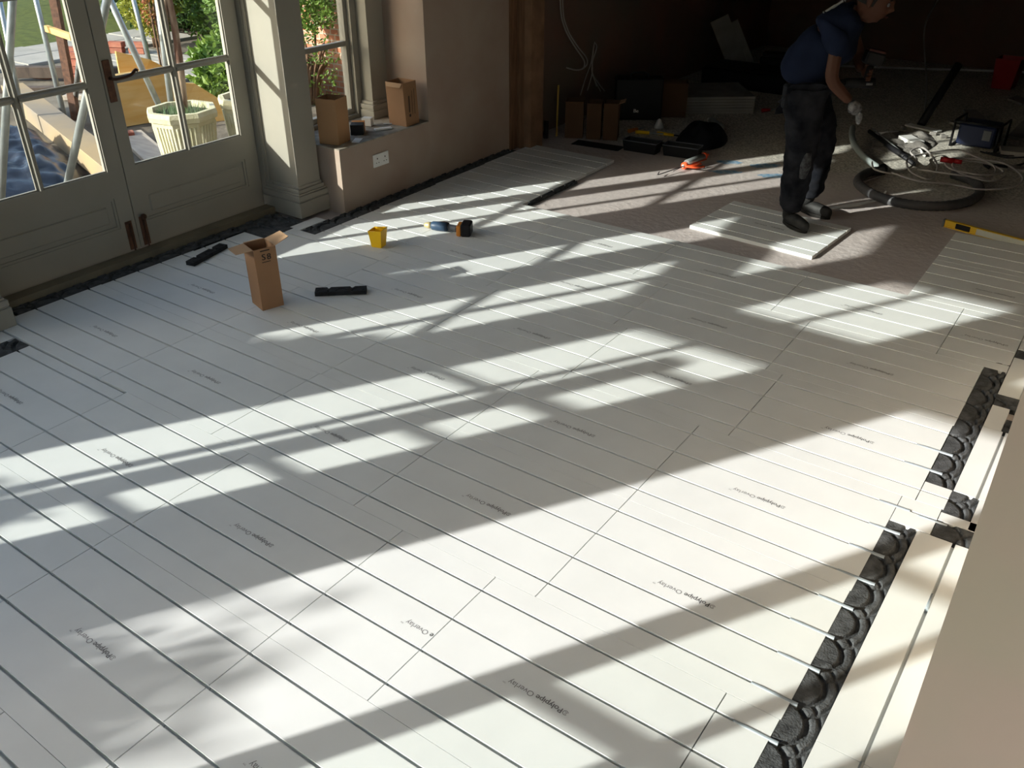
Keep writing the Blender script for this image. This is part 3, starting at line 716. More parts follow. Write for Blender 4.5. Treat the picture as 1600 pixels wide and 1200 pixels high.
plank('short pale offcut on the sand beyond the slender tube',(-6.2,4.55,-.12),(-5.9,4.75,-.12),.10,.05,m_pwood)
plank('small white offcut on the ground at the foot of the right door',(-3.35,3.35,-.11),(-3.0,3.62,-.11),.07,.05,m_pwood)
def sheet(label, poly, dirn, th, m):
    d = Vector(dirn).normalized()*th; n = len(poly); P = [Vector(p) for p in poly]
    o = MB().add(P+[p+d for p in P],[list(range(n))[::-1],list(range(n,2*n))]+[(i,(i+1)%n,n+(i+1)%n,n+i) for i in range(n)]).build('yellow_sheet',m)
    return tag(o,label,'board','yellow boards outside the right door')
sheet('big yellow board standing on edge behind the right door handle',[(-4.72,4.12,-.14),(-4.60,4.80,-.15),(-4.58,4.88,.14),(-4.66,4.62,.30),(-4.74,4.10,.31)],(-1,.2,0),.12,m_ywood)
sheet('orange-yellow triangular board leaning above the big yellow one',[(-4.95,4.44,-.1),(-4.85,4.95,-.1),(-4.82,5.02,.18),(-4.88,4.76,.36),(-5.0,4.50,.46)],(-1,.3,0),.03,m_ywood)
sheet('broad yellow board end at the right of the yellow stack',[(-4.35,4.55,-.15),(-4.15,4.95,-.15),(-4.15,4.98,.02),(-4.30,4.80,.20),(-4.37,4.60,.24)],(-1,.3,0),.04,m_ywood)
def heap(name, label, cat, pts, h, m, n=26, group=None):
    """low crumpled sheet over a heap, outline pts in XY"""
    xs = [p[0] for p in pts]; ys = [p[1] for p in pts]; cx, cy = sum(xs)/len(xs), sum(ys)/len(ys); mb = MB(); vs = []; fs = []
    K = 64; ring = []
    P = smoothpts([(x,y,0) for x,y in pts+[pts[0]]], 10)[:-1]; K = len(P)
    for i in range(n+1):
        t = i/n
        for k in range(K):
            q = Vector((cx,cy,0)).lerp(P[k], t); f = (1-t**2.5)
            z = GZ+h*f*(.75+.5*noise.noise(q*1.7)) + .06*abs(noise.noise(q*5))*(1-t**6) + .03*noise.noise(q*11)*(1-t**4)
            vs.append((q.x,q.y,max(GZ-.01,z) if t < 1 else GZ-.01))
    fs = [(i*K+k, (i+1)*K+k, (i+1)*K+(k+1)%K, i*K+(k+1)%K) for i in range(n) for k in range(K)]
    mb.add(vs, fs, True); return tag(mb.build(name, m), label, cat, group)
heap('tarpaulin','blue-black plastic sheet heaped outside the left door','tarpaulin',[(-3.45,2.35),(-3.25,2.7),(-3.35,3.0),(-3.75,3.25),(-4.6,3.4),(-5.3,3.3),(-5.5,2.7),(-4.6,2.2)],.30,m_tarp)
rg = random.Random(11)
for i in range(24):
    lay, q = divmod(i, 6) if i < 18 else (3, i-18)
    if lay == 3 and q > 3: lay, q = 4, q-4
    x = -6.55-.27*(q%3)+rg.uniform(-.02,.02)-.05*lay; y = 4.98+.13*(q//3)+.14*(q%3)+rg.uniform(-.01,.01)+.03*lay; z = GZ+.034+.069*lay
    o = MB().rbox((x,y,z),(.215,.10,.065),rg.uniform(-.12,.12)+.45,b=.004).build('brick', m_brick)
    tag(o,'loose red brick in the stacked pile by the post outside the left door','brick','bricks in the pile outside')
for i in range(6):
    o = MB().rbox((-8.2+.26*(i%3),6.15+.15*(i%3)+.02*(i//3),GZ+.064+.07*(i//3)),(.215,.10,.065),.5+rg.uniform(-.1,.1),b=.004).build('brick', m_brick)
    tag(o,'red brick in the small heap on the paving behind the door handle','brick','bricks on the paving')
for i,(x,y,a,lab) in enumerate([(-7.4,5.0,.3,'loose red brick lying left of the stacked pile'),(-3.12,3.42,.5,'red brick lying on the sand left of the stone planter'),(-4.35,3.98,1.1,'loose brick half buried behind the dark tube')]):
    tag(MB().rbox((x,y,GZ+.034),(.215,.10,.065),a,b=.004).build('brick',m_brick),lab,'brick','bricks lying singly outside')
tag(MB().rbox((-3.42,3.93,GZ+.05),(.22,.14,.10),.6,b=.01).build('stone_block',m_paving),'grey stone block on the sand left of the planter','stone')
# ladder standing out of view against the south wall
t = thing('ladder','aluminium ladder standing outside the corner window behind the camera','ladder',(-.91,-1.45,GZ))
for x0 in (-1.158,-.76): MB().box(x0,x0+.105,-1.48,-1.42,GZ,1.90).build('stile', m_galv, t)
for z in (.31,.53,.74,.96,1.18,1.40,1.61,1.83): MB().box(-1.055,-.758,-1.465,-1.435,z-.016,z+.016).build('rung', m_galv, t)

# ================================================================== THINGS IN THE ROOM
def quadbox(mb, base, top, th=.003):
    """open carton walls from 4 base and 4 top points"""
    c0 = sum((Vector(p) for p in base), Vector())/4; c1 = sum((Vector(p) for p in top), Vector())/4
    B = [Vector(p) for p in base]; T = [Vector(p) for p in top]
    Bi = [p+(c0-p).normalized()*th*1.4 for p in B]; Ti = [p+(c1-p).normalized()*th*1.4 for p in T]
    k = 4
    mb.add(B+T, [(i,(i+1)%4,4+(i+1)%4,4+i) for i in range(4)]+[(3,2,1,0)])
    Bi = [p+Vector((0,0,th)) for p in Bi]
    mb.add(Bi+Ti, [((i+1)%4,i,4+i,4+(i+1)%4) for i in range(4)]+[(0,1,2,3)])
    mb.add(T+Ti, [(i,(i+1)%4,4+(i+1)%4,4+i) for i in range(4)]); return mb
def carton(name,label,x,y,z0,w,d,h,rz,flaps=(),group=None,mt=None,taper=0,lean=(0,0)):
    t = thing(name,label,'box',(x,y,z0),rz,group); mm = wm(t)
    base = [mm @ Vector(p) for p in ((-w/2,-d/2,0),(w/2,-d/2,0),(w/2,d/2,0),(-w/2,d/2,0))]
    top = [mm @ Vector((p[0]*(1+taper)+lean[0],p[1]*(1+taper)+lean[1],h)) for p in ((-w/2,-d/2),(w/2,-d/2),(w/2,d/2),(-w/2,d/2))]
    quadbox(MB(),base,top).build('carton_body', mt or m_card, t)
    for (side, ang, L) in flaps:
        e = {0:(0,1),1:(1,2),2:(2,3),3:(3,0)}[side]; A, B = top[e[0]], top[e[1]]
        out = ((A+B)/2 - sum(top,Vector())/4); out.z = 0; out.normalize(); d_ = out*math.cos(ang)+Vector((0,0,1))*math.sin(ang)
        ins = (B-A).normalized()*.005; nn = d_.cross(B-A).normalized()*.0015
        P = [A+ins, B-ins, B-ins*3+d_*L, A+ins*3+d_*L]
        MB().add([p-nn for p in P]+[p+nn for p in P],[(3,2,1,0),(4,5,6,7)]+[(i,(i+1)%4,4+(i+1)%4,4+i) for i in range(4)]).build('flap', m_card_in, t)
    return t, mm
# tall carton on the boards
t, mm = carton('cardboard_box','tall open cardboard box with raised flaps standing on the boards',-.403,2.236,.0005,.118,.130,.330,R(73),[(3,-.05,.085),(1,.3,.085),(2,-.3,.035)],lean=(0,0))
ink = MB()
def facetext(mb, body, mat4, size, bold=0):
    vs, fs, a, b = textmesh(body)
    for k in ((0,bold) if bold else (0,)): mb.add([mat4 @ Vector(((v.x-(a+b)/2+k)*size, v.y*size, 0)) for v in vs], fs)
F_ = mm @ Matrix.Translation((.0,-.0657,.270)) @ Matrix.Rotation(R(90),4,'X')
facetext(ink,'S',F_ @ Matrix.Translation((-.012,0,0)),.045,.06); facetext(ink,'8',F_ @ Matrix.Translation((.016,-.002,0)),.045,.06)
for dx,dz,ww_,hh_ in ((0,.045,.05,.006),(0,-.014,.045,.004)):
    ink.add([F_ @ Vector(p) for p in ((dx-ww_/2,dz,0),(dx+ww_/2,dz,0),(dx+ww_/2,dz+hh_,0),(dx-ww_/2,dz+hh_,0))],[(0,1,2,3)])
ink.build('printed_mark', m_ink, t)
# cartons on the sill
t, mm = carton('cardboard_box','upright open cardboard box on the sill, next to the pillar',-1.225,3.60,.4135,.145,.145,.285,R(15),[],mt=mat('cardboard_tan',(.40,.23,.115),.75))
t, mm = carton('cardboard_box','upright open cardboard box with black print at the right end of the sill',-1.165,4.215,.4135,.15,.145,.285,R(3),[(0,-1.2,.03)],lean=(-.015,0))
ink = MB(); F_ = mm @ Matrix.Translation((.0765,0,.09)) @ Matrix.Rotation(R(90),4,'Z') @ Matrix.Rotation(R(90),4,'X')
for (x_,w_,z_,h_) in ((-.035,.010,0,.11),(-.035,.018,-.03,.018),(0,.004,-.02,.16),(.025,.004,-.02,.17)):
    ink.add([F_ @ Vector(p) for p in ((x_,z_,0),(x_+w_,z_,0),(x_+w_,z_+h_,0),(x_,z_+h_,0))],[(0,1,2,3)])
ink.build('printed_mark', m_ink, t)
o = MB().rbox((-1.255,3.845,.447),(.085,.125,.066),R(38),b=.001); o = tag(o.build('screw_box', m_black),'small black box with an orange end on the sill between the cartons','box')
e = MB().rbox((-1.255,3.845,.447),(.0862,.045,.0662),R(38)); e.v = [v+Matrix.Rotation(R(38),3,'Z')@Vector((0,.0405,0)) for v in e.v]; e.build('box_end', m_tanbat, o)
e = MB().add([Vector(p) for p in ()],[])
tag(MB().rbox((-1.33,4.02,.442),(.07,.05,.055),R(20),b=.002).build('junction_box',m_white),'small white plastic box behind the black and orange one','box')
tag(MB().rbox((-1.17,4.00,.420),(.12,.035,.012),R(62),b=.002).build('plastic_trim',m_white),'flat white plastic offcut lying on the sill between the cartons','offcut')
tag(MB().tube([(-1.26,4.10,.418),(-1.20,4.16,.419)],.004,6).build('plastic_trim',m_white),'thin white plastic stick on the sill beside the printed carton','offcut')
tag(MB().rbox((-1.125,3.70,.4145),(.05,.10,.002),R(30)).build('paper_scrap',m_white),'white paper scrap at the front of the sill','paper')
# double socket on the low wall
t = thing('double_socket','white double wall socket on the low plaster wall','socket',(-1.07,3.85,.225))
MB().bbox(-1.070,-1.061,3.773,3.921,.222,.306,.002).build('face_plate', m_white, t)
for y in (3.81,3.884):
    b = MB(); b.box(-1.0612,-1.0605,y-.004,y+.004,.272,.282)
    for s_ in (-.012,.012): b.box(-1.0612,-1.0605,y+s_-.004,y+s_+.004,.247,.252)
    b.build('pin_slot', m_ink, t); MB().box(-1.061,-1.058,y-.006,y+.006,.287,.299).build('rocker_switch', m_white, t)
# yellow tub
t = thing('plastic_tub','small yellow open plastic tub standing on the sunlit boards','tub',(-.480,3.165,0),R(14)); mm = wm(t)
def tub():
    m = MB(); B = [mm@Vector(p) for p in ((-.032,-.030,.001),(.032,-.030,.001),(.032,.030,.001),(-.032,.030,.001))]
    T = [mm@Vector(p) for p in ((-.044,-.040,.100),(.044,-.040,.112),(.044,.040,.112),(-.044,.040,.100))]
    return quadbox(m,B,T,.0025)
tub().build('tub_body', m_yellow, t)
rim = MB(); T = [mm@Vector(p) for p in ((-.044,-.040,.100),(.044,-.040,.112),(.044,.040,.112),(-.044,.040,.100),(-.044,-.040,.100))]
rim.tube(T, .0028, 6); rim.build('rim', m_yellow, t)
# black moulded offcut strips on the boards
def offcut(label, x, y, rz, L=.235, w=.062):
    h_ = .023; m = MB(); n = 40
    prof = []
    for i in range(n+1):
        u = i/n; xx = -L/2+L*u; c = 0
        for q in (.26,.72): 
            if abs(u-q) < .035: c = .010*math.sqrt(max(0,1-((u-q)/.035)**2))
        prof.append((xx, c))
    vs = []; 
    for (xx,c) in prof:
        vs += [(xx,-w/2,0),(xx,-w/2,h_-c*.3),(xx,w/2-c*1.2,h_-c*.3),(xx,w/2-c*1.2,0),]
    fs = [(0,1,2,3),(4*n+3,4*n+2,4*n+1,4*n)]+[(4*i+k,4*i+4+k,4*i+4+(k+1)%4,4*i+(k+1)%4) for i in range(n) for k in range(4)]
    M_ = Matrix.Translation((x,y,.001)) @ Matrix.Rotation(rz,4,'Z')
    for a in (-.35,.02,.33):
        m.tube([(a*L+.03*math.cos(R(q)), -w/2+.005+.036*math.sin(R(q)), h_-.001) for q in range(10,171,20)], .004, 6)
    m.add(vs, fs); m.v = [M_@v for v in m.v]
    return tag(m.build('return_bend_offcut', m_offcut),label,'offcut','loose black bend pieces on the boards')
offcut('loose black notched piece lying on the boards right of the tall box',-.185,2.552,R(41),.272,.062)
offcut('loose black notched piece lying on the boards near the right door',-1.190,2.465,R(103),.30,.058)
# cordless drill lying on its side
t = thing('cordless_drill','cordless drill lying on its side on the sunlit boards','drill',(-.25,3.60,0),R(20)); mm = wm(t)
def L2(m): m.v = [mm@v for v in m.v]; return m
L2(MB().lathe([(.004,-.03),(.012,-.028),(.017,-.015),(.021,.0),(.021,.018)],(-.165,.0,.032),14,ax=(1,0,0))).build('chuck', m_tan, t)
L2(MB().lathe([(.021,0),(.027,.008),(.029,.04),(.029,.09),(.026,.105)],(-.147,0,.032),16,ax=(1,0,0))).build('motor_housing', m_blue_tool, t)
L2(MB().tube(smoothpts([(-.08,.0,.034),(-.05,.012,.033),(-.01,.004,.030),(.03,-.012,.030)],4),[.021,.02,.018,.017,.017,.017,.017,.018,.019,.02,.021,.022,.022],10)).build('handle', m_grey, t)
L2(MB().tube(smoothpts([(-.11,.02,.045),(-.07,.032,.047),(-.04,.02,.042)],3),.009,8)).build('top_grip', m_brass, t)
L2(MB().rbox((.045,-.018,.034),(.030,.095,.066),R(8),b=.006)).build('battery_latch', m_tanbat, t)
L2(MB().rbox((.088,-.012,.040),(.062,.105,.078),R(8),b=.008)).build('battery', m_black, t)
# sealant gun
t = thing('sealant_gun','orange sealant gun with a silver tube lying on the sunlit concrete','sealant gun',(.33,5.68,-TH)); z_ = .0
A, B = Vector((.255,5.40,.002)), Vector((.385,6.02,.018)); D_ = (B-A).normalized()
g0 = Vector((.315,5.665,.008))
MB().tube(smoothpts([A+Vector((-.025,.035,.004)),A+Vector((-.018,.008,.0)),A,g0],4), .0035, 8).build('plunger_rod', m_black, t)
MB().tube([g0+Vector((.008,-.01,.004)),g0-D_*.15+Vector((.02,0,0))], .0028, 6).build('release_rod', m_black, t)
MB().tube([g0+D_*.03+Vector((0,0,.014)),g0+D_*.24+Vector((0,0,.018))], .025, 16).build('cartridge', m_galv, t)
m = MB().tube([g0+D_*.24+Vector((0,0,.018)),g0+D_*.262+Vector((0,0,.018))], .027, 16).tube([g0+D_*.262+Vector((0,0,.018)),g0+D_*.31+Vector((0,0,.018))],[.008,.004],10)
P_ = D_.cross(Vector((0,0,1))); 
m.tube([g0+D_*.02+P_*.024,g0+D_*.25+P_*.024],.006,6).tube([g0+D_*.0,g0+D_*.035],.026,14); m.build('frame', m_orange, t)
MB().tube(smoothpts([g0+P_*.01,g0+D_*.05+P_*.055,g0+D_*.13+P_*.062],4),.009,8).build('handle', m_orange, t)
MB().tube(smoothpts([g0+P_*.02,g0+D_*.03+P_*.09,g0+D_*.09+P_*.125],4),.008,8).build('trigger', m_orange, t)
MB().lathe([(.0,0),(.012,.002),(.012,.012),(0,.014)],g0-D_*.012,10,ax=tuple(D_)).build('collar', m_white, t)
# spirit level on the right
t = thing('spirit_level','yellow spirit level lying across the concrete at the right edge','spirit level',(2.60,5.445,-TH),R(-12)); mm = wm(t)
L2(MB().bbox(-.40,.62,-.012,.012,.001,.005,.001).bbox(-.40,.62,-.012,.012,.044,.048,.001).box(-.40,.62,-.004,.004,.005,.044)).build('beam', m_ywood if 0 else mat('level_yellow',(.62,.40,.03),.4), t)
L2(MB().bbox(-.412,-.40,-.014,.014,.0,.050,.002)).build('end_cap', m_grey, t)
L2(MB().bbox(-.33,-.24,-.009,.009,.008,.041,.002)).build('vial_block', m_black, t)
L2(MB().bbox(-.2,.62,-.0125,-.006,.006,.043,.001)).build('side_plate', mat('level_face',(.45,.46,.40),.5), t)
# slab patches of blue chalk spray
for i,(x,y,a,b,r_) in enumerate([(.52,6.05,.10,.05,.4),(.78,6.12,.12,.05,.7),(.60,5.80,.12,.045,.5),(.95,5.93,.14,.05,.6)]):
    m = MB(); n = 26; vs = [(x,y,-TH+.0012)]
    for k in range(n):
        q = 2*math.pi*k/n; rr = 1+.35*noise.noise(Vector((math.cos(q)*2,math.sin(q)*2,i*3)));  c,s_ = math.cos(r_),math.sin(r_)
        u, v = a*rr*math.cos(q), b*rr*math.sin(q); vs.append((x+u*c-v*s_, y+u*s_+v*c, -TH+.0012))
    m.add(vs,[(0,k+1,(k+1)%n+1) for k in range(n)]); tag(m.build('chalk_mark',m_chalk),['blue spray mark on the concrete beside the sealant gun','blue spray mark farthest along the sunlit concrete strip','blue spray mark nearest the smooth screed','blue spray mark closest to the worker\'s legs'][i],'floor mark','blue spray marks on the concrete')
# ================================================================== BACK ROOM
FL = -TH
m_card_shade = mat('cardboard_shaded', (.095,.052,.030), .9, spec=.1, var=.08, vscale=4); m_board_shade = mat('board_shaded', (.24,.235,.22), .9, spec=.1, col2=(.30,.29,.27), vscale=6)  # darkened copies of cardboard and board: back room dimness put into the colour
CG = 'brown cartons along the back room wall'
carton('cardboard_box','open brown carton leftmost in the row by the timber pier',-.865,6.00,FL+.001,.15,.15,.30,R(28),group=CG,mt=m_card_shade)
carton('cardboard_box','middle open brown carton in the row by the timber pier',-.705,6.06,FL+.001,.12,.15,.295,R(24),group=CG,mt=m_card_shade)
carton('cardboard_box','rightmost open brown carton in the row by the timber pier',-.575,6.115,FL+.001,.12,.15,.30,R(24),[(1,.3,.05)],group=CG,mt=m_card_shade)
carton('cardboard_box','brown carton in the dark behind the scattered tools',-.50,7.12,FL+.001,.22,.18,.30,R(30),mt=m_card_shade)
tag(MB().tube([(-.985,5.91,FL),(-.972,5.90,.40)],.008,8).build('yellow_rod',mat('rod_yellow',(.45,.30,.06),.5)),'thin yellow rod leaning upright beside the brown cartons','rod')
tag(MB().tube([(-1.02,5.80,FL),(-1.03,5.82,.12)],.02,8).build('dark_bottle',m_black),'small dark bottle on the floor by the timber pier','bottle')
t = thing('tool_case','large black tool case standing upright in the dark with white lettering','case',(-.72,6.84,FL),R(33)); mm = wm(t)
L2(MB().bbox(-.21,.21,-.085,.085,.002,.36,.012)).build('case_body', m_black, t)
L2(MB().tube(smoothpts([(-.07,0,.355),(-.07,0,.39),(0,0,.40),(.07,0,.39),(.07,0,.355)],3),.009,8)).build('carry_handle', m_black, t)
ink = MB(); F_ = mm @ Matrix.Translation((-.02,-.0865,.07)) @ Matrix.Rotation(R(90),4,'X'); facetext(ink,'Be',F_,.045,.06); ink.build('printed_mark', m_white, t)
L2(MB().bbox(-.200,-.165,-.0875,-.084,.0,.17,.001)).build('white_label', m_white, t)
for nm,x,y,w_,rz,lab in (('a',-.18,5.93,.29,R(4),'left one of the two low black plastic trays'),('b',.145,5.99,.29,R(8),'right one of the two low black plastic trays, by the sealant gun')):
    t = thing('plastic_tray',lab,'tray',(x,y,FL+.001),rz,'low black trays on the floor'); mm = wm(t)
    B = [mm@Vector(p) for p in ((-w_/2+.01,-.055,0),(w_/2-.01,-.055,0),(w_/2-.01,.055,0),(-w_/2+.01,.055,0))]
    T = [mm@Vector(p) for p in ((-w_/2,-.065,.085),(w_/2,-.065,.085),(w_/2,.065,.085),(-w_/2,.065,.085))]
    quadbox(MB(),B,T,.004).build('tray_body',m_black,t); MB().tube(T+[T[0]],.004,6).build('rim',m_grey,t)
# scattered hand tools between the trays and the case
rg = random.Random(4)
def tool(label,x,y,L,r,rz,m,m2):
    t = thing('hand_tool',label,'tool',(x,y,FL+r),rz); mm = wm(t)
    a = MB().tube([(-L/2,0,0),(0,0,0)],[r,r*.8],8); a.v=[mm@v for v in a.v]; a.build('grip',m,t)
    a = MB().tube([(0,0,0),(L/2,0,0)],r*.4,8); a.v=[mm@v for v in a.v]; a.build('shaft',m2,t)
tool('yellow handled tool on the floor in front of the tool case',-.36,6.40,.24,.016,.3,m_yellow,m_galv)
tool('orange handled tool lying beside the yellow handled one',-.50,6.44,.20,.018,1.3,m_tanbat,m_galv)
tool('second yellow tool, lying flat and pointing at the dark bag',-.16,6.46,.30,.014,.1,m_yellow,m_black)
tag(MB().lathe([(.001,0),(.045,.01),(.02,.075),(0,.09)],(-.385,6.62,FL),10).build('paper_cone',m_white),'small white crumpled cone in front of the tool case','scrap')
tag(MB().rbox((-.55,5.86,FL+.002),(.42,.14,.004),.1).build('plastic_film',m_sheet),'dark plastic film on the floor in front of the brown cartons','film')
tag(MB().rbox((-.10,6.17,FL+.010),(.30,.07,.018),.2).build('black_offcut',m_black),'black flat offcut between the trays and the yellow tools','offcut')
heap2 = lambda name,label,cat,pts,h,m: (lambda o: (setattr(o,'location',(o.location.x,o.location.y,o.location.z)),o)[1])(heap(name,label,cat,pts,h,m))
GZ_ = GZ; GZ = FL
heap('tool_bag','crumpled black bag on the floor beyond the right tray','bag',[(-.02,6.18),(.22,6.22),(.30,6.45),(.18,6.75),(-.08,6.70),(-.10,6.40)],.20,m_sheet)
heap('rubble_heap','flat patch of rubble and plaster crumbs in the sunlit strip','rubble',[(1.30,7.05),(1.60,7.0),(1.72,7.45),(1.55,7.8),(1.25,7.6)],.015,m_rubble)
GZ = GZ_
t = thing('bottle','clear plastic bottle lying on the concrete right of the dark bag','bottle',(.0,6.93,FL+.035),R(-45)); mm = wm(t)
L2(MB().lathe([(.001,-.14),(.033,-.138),(.034,-.02),(.034,.09),(.015,.125),(.013,.14)],(0,0,0),16,ax=(-1,0,0))).build('bottle_body', m_galv, t)
L2(MB().lathe([(.015,.138),(.015,.155),(0,.156)],(0,0,0),12,ax=(-1,0,0))).build('cap', m_white, t)
# stack of boards in the dark
for i in range(6):
    o = MB().rbox((-.42,7.60,FL+.0125+.0255*i),(.80,.60,.024),R(38)+.02*rg.uniform(-1,1),b=.001).build('stacked_board', m_board_shade)
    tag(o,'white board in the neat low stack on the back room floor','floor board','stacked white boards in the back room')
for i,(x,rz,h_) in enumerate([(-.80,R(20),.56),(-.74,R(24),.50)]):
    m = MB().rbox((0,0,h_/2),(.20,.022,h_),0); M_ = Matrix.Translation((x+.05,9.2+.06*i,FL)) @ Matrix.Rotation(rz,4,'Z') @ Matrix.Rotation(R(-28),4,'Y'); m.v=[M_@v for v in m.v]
    m.v = [Vector((v.x,v.y,v.z+.06)) for v in m.v]; tag(m.build('board_offcut',m_board_shade),['taller pale board offcut leaning in the dark left of the worker','shorter pale board offcut leaning behind the taller one'][i],'offcut')
tag(MB().rbox((-.38,9.35,.02),(.34,.22,.30),.2,b=.01).rbox((-.38,9.35,.19),(.30,.18,.03),.2).build('storage_crate',m_sheet),'dark crate behind the leaning board offcuts','crate')
tag(MB().bbox(-.85,.05,8.45,8.95,FL,.16,.02).build('dark_bundle',m_sheet),'long black bundle lying beyond the stack of white boards','bundle')
tool('short red-handled tool standing pale by the stack of boards',.18,7.75,.16,.018,.9,m_red,m_galv)
tag(MB().rbox((.33,7.95,FL+.03),(.14,.05,.06),.3,b=.004).build('spirit_block',m_tanbat),'small tan block on the floor near the stacked boards','block')
# wall cables
tag(MB().tube(smoothpts([(-1.135,6.10,2.449),(-1.11,6.11,1.6),(-1.105,6.106,1.02),(-1.10,6.164,.815),(-1.09,6.314,.643),(-1.08,6.46,.51),(-1.08,6.485,.45),(-1.08,6.44,.428),(-1.08,6.33,.44),(-1.085,6.20,.478)],6),.0065,8).tube(smoothpts([(-1.13,6.13,2.449),(-1.105,6.14,1.6),(-1.10,6.135,1.0),(-1.095,6.20,.80),(-1.085,6.35,.64),(-1.07,6.49,.52),(-1.07,6.51,.46),(-1.08,6.47,.43)],6),.0055,8).build('hanging_cable',m_cable_g),'pair of white cables hanging in a hook against the dark wall','cable')
m = MB()
for pts in ([(6.75,.56),(6.69,.45),(6.69,.35),(6.62,.21)],[(6.68,.42),(6.69,.36),(6.78,.22)],[(6.69,.37),(6.80,.25),(6.93,.15)],[(6.66,.44),(6.58,.33),(6.50,.19)],[(6.68,.45),(6.70,.33),(6.86,.16)]):
    m.tube(smoothpts([(-1.152,6.76,.60)]+[(-1.12,y,z) for y,z in pts],5),.005,6)
tag(m.build('cable_bunch',m_cable_g),'bunch of white cables spreading out of the wall above the cartons','cable')
tag(MB().tube(smoothpts([(-1.1,9.5,FL+.03),(-.2,9.95,FL+.03),(.9,10.45,FL+.03),(1.75,10.85,FL+.03),(2.6,10.95,FL+.03)],6),.013,8).build('white_pipe',m_tube),'long white pipe along the foot of the back wall','pipe')
t = thing('bucket','red plastic container standing in the dark at the right back','container',(1.76,10.12,FL)); 
quadbox(MB(),[(1.66,10.0,FL),(1.84,10.0,FL),(1.86,10.2,FL),(1.68,10.2,FL)],[(1.64,9.98,.27),(1.87,9.98,.27),(1.89,10.22,.27),(1.66,10.22,.27)],.005).build('container_body',m_red,t)
tag(MB().tube(smoothpts([(.80,10.99,.95),(.83,10.8,.75),(.86,10.2,.52),(.98,9.8,.33),(1.20,9.2,.10),(1.35,8.6,FL+.01)],6),.008,8).build('wall_cable',m_cable_g),'thin grey cable coming down from the back wall to the floor','cable')
tag(MB().tube([(1.55,8.55,.42),(1.45,8.05,FL)],.035,10).build('dark_post',m_black),'short dark tube propped up behind the sunlit debris','tube')
# power tool box, slabs
t = thing('power_unit','dark blue and black power unit with frame beside the pale offcuts','power unit',(1.98,7.62,FL),R(-5)); mm = wm(t)
L2(MB().bbox(-.13,.15,-.11,.13,.02,.19,.015)).build('unit_body', mat('unit_blue',(.012,.02,.06),.4), t)
L2(MB().tube([(-.16,-.13,.005),(-.16,-.13,.21),(-.16,.15,.21),(-.16,.15,.005),(-.16,-.13,.005)],.010,8).tube([(.18,-.13,.005),(.18,-.13,.21),(.18,.15,.21),(.18,.15,.005),(.18,-.13,.005)],.010,8).tube([(-.16,-.13,.205),(.18,-.13,.205)],.010,8)).build('frame', m_black, t)
L2(MB().bbox(.06,.12,-.113,-.108,.08,.16,.002)).build('socket_panel', m_grey, t)
def slab(label,poly,z,h_,m=m_board_shade,name='board_offcut',group='pale board offcuts on the back floor'):
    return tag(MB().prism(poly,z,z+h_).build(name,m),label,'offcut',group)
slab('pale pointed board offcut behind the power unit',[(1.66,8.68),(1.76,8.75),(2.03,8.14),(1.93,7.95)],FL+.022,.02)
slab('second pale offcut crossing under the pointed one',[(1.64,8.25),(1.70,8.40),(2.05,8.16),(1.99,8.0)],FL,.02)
slab('broken pale slab at the right edge near the power unit',[(2.17,8.65),(2.42,8.5),(2.40,7.95),(2.15,8.03)],FL,.025,m_board_shade)
slab('two-part pale block at the right edge above the cable loops',[(2.16,7.60),(2.40,7.66),(2.45,7.50),(2.20,7.44)],FL,.04,m_board_shade)
slab('thin pale strip at the right edge beside the cable loops',[(2.30,7.16),(2.52,7.15),(2.53,7.08),(2.32,7.05)],FL,.02,m_board_shade)
slab('pale scrap left of the red container',[(1.95,9.7),(2.12,9.5),(2.05,9.35),(1.9,9.5)],FL,.02,m_board_shade)
slab('sunlit white block lying in the debris by the vacuum tube',[(1.42,7.42),(1.50,7.50),(1.64,7.36),(1.57,7.27)],FL,.045,m_white,group=None)
tag(MB().tube([(1.22,7.45,FL+.02),(1.36,7.63,FL+.02)],.012,6).build('white_stick',m_white),'short white stick in the sunlit debris nearest the worker','offcut')
tag(MB().tube([(1.60,7.32,FL+.012),(1.72,7.05,FL+.012)],.010,6).build('white_stick',m_white),'longer white stick pointing out of the sunlit debris','offcut')
tag(MB().rbox((1.50,7.92,FL+.01),(.30,.08,.015),-.3).build('white_sheet_scrap',m_white),'bright white sheet scrap at the back of the debris','offcut')
for i in range(14):
    x, y = 1.25+.5*rg.random(), 7.0+.9*rg.random(); s_ = rg.uniform(.012,.03)
    tag(MB().rbox((x,y,FL+s_*.5),(s_*2,s_,s_),rg.uniform(0,3),b=s_*.15).build('rubble_lump',m_rubble),'small plaster lump among the sunlit debris','rubble','plaster lumps in the debris')
# vacuum hose and tube
t = thing('vacuum_hose','thick dark ribbed vacuum hose curled on the concrete around the cable','hose',(1.9,6.2,FL))
hp = [(1.575,6.40,.022),(1.50,6.28,.02),(1.50,6.05,.02),(1.60,5.88,.02),(1.76,5.76,.02),(1.95,5.74,.02),(2.12,5.83,.02),(2.24,6.02,.02),(2.27,6.26,.02),(2.19,6.50,.02),(2.02,6.60,.02)]
hp = smoothpts([(x,y,FL+.033) for x,y,z in hp],14)
MB().tube(hp,[.032+.0016*math.sin(i*2.1) for i in range(len(hp))],12).build('hose', m_hose, t)
MB().tube([hp[0],hp[0]+Vector((-.01,.05,.002))],.036,14).build('cuff', m_black, t)
MB().tube(smoothpts([(1.07,7.30,.06),(1.12,7.12,.05),(1.20,6.93,.03),(1.33,6.72,.01),(1.45,6.55,.01),(1.54,6.46,.004)],6),.024,12).build('grey_tube', mat('tube_grey',(.26,.30,.30),.45), t)
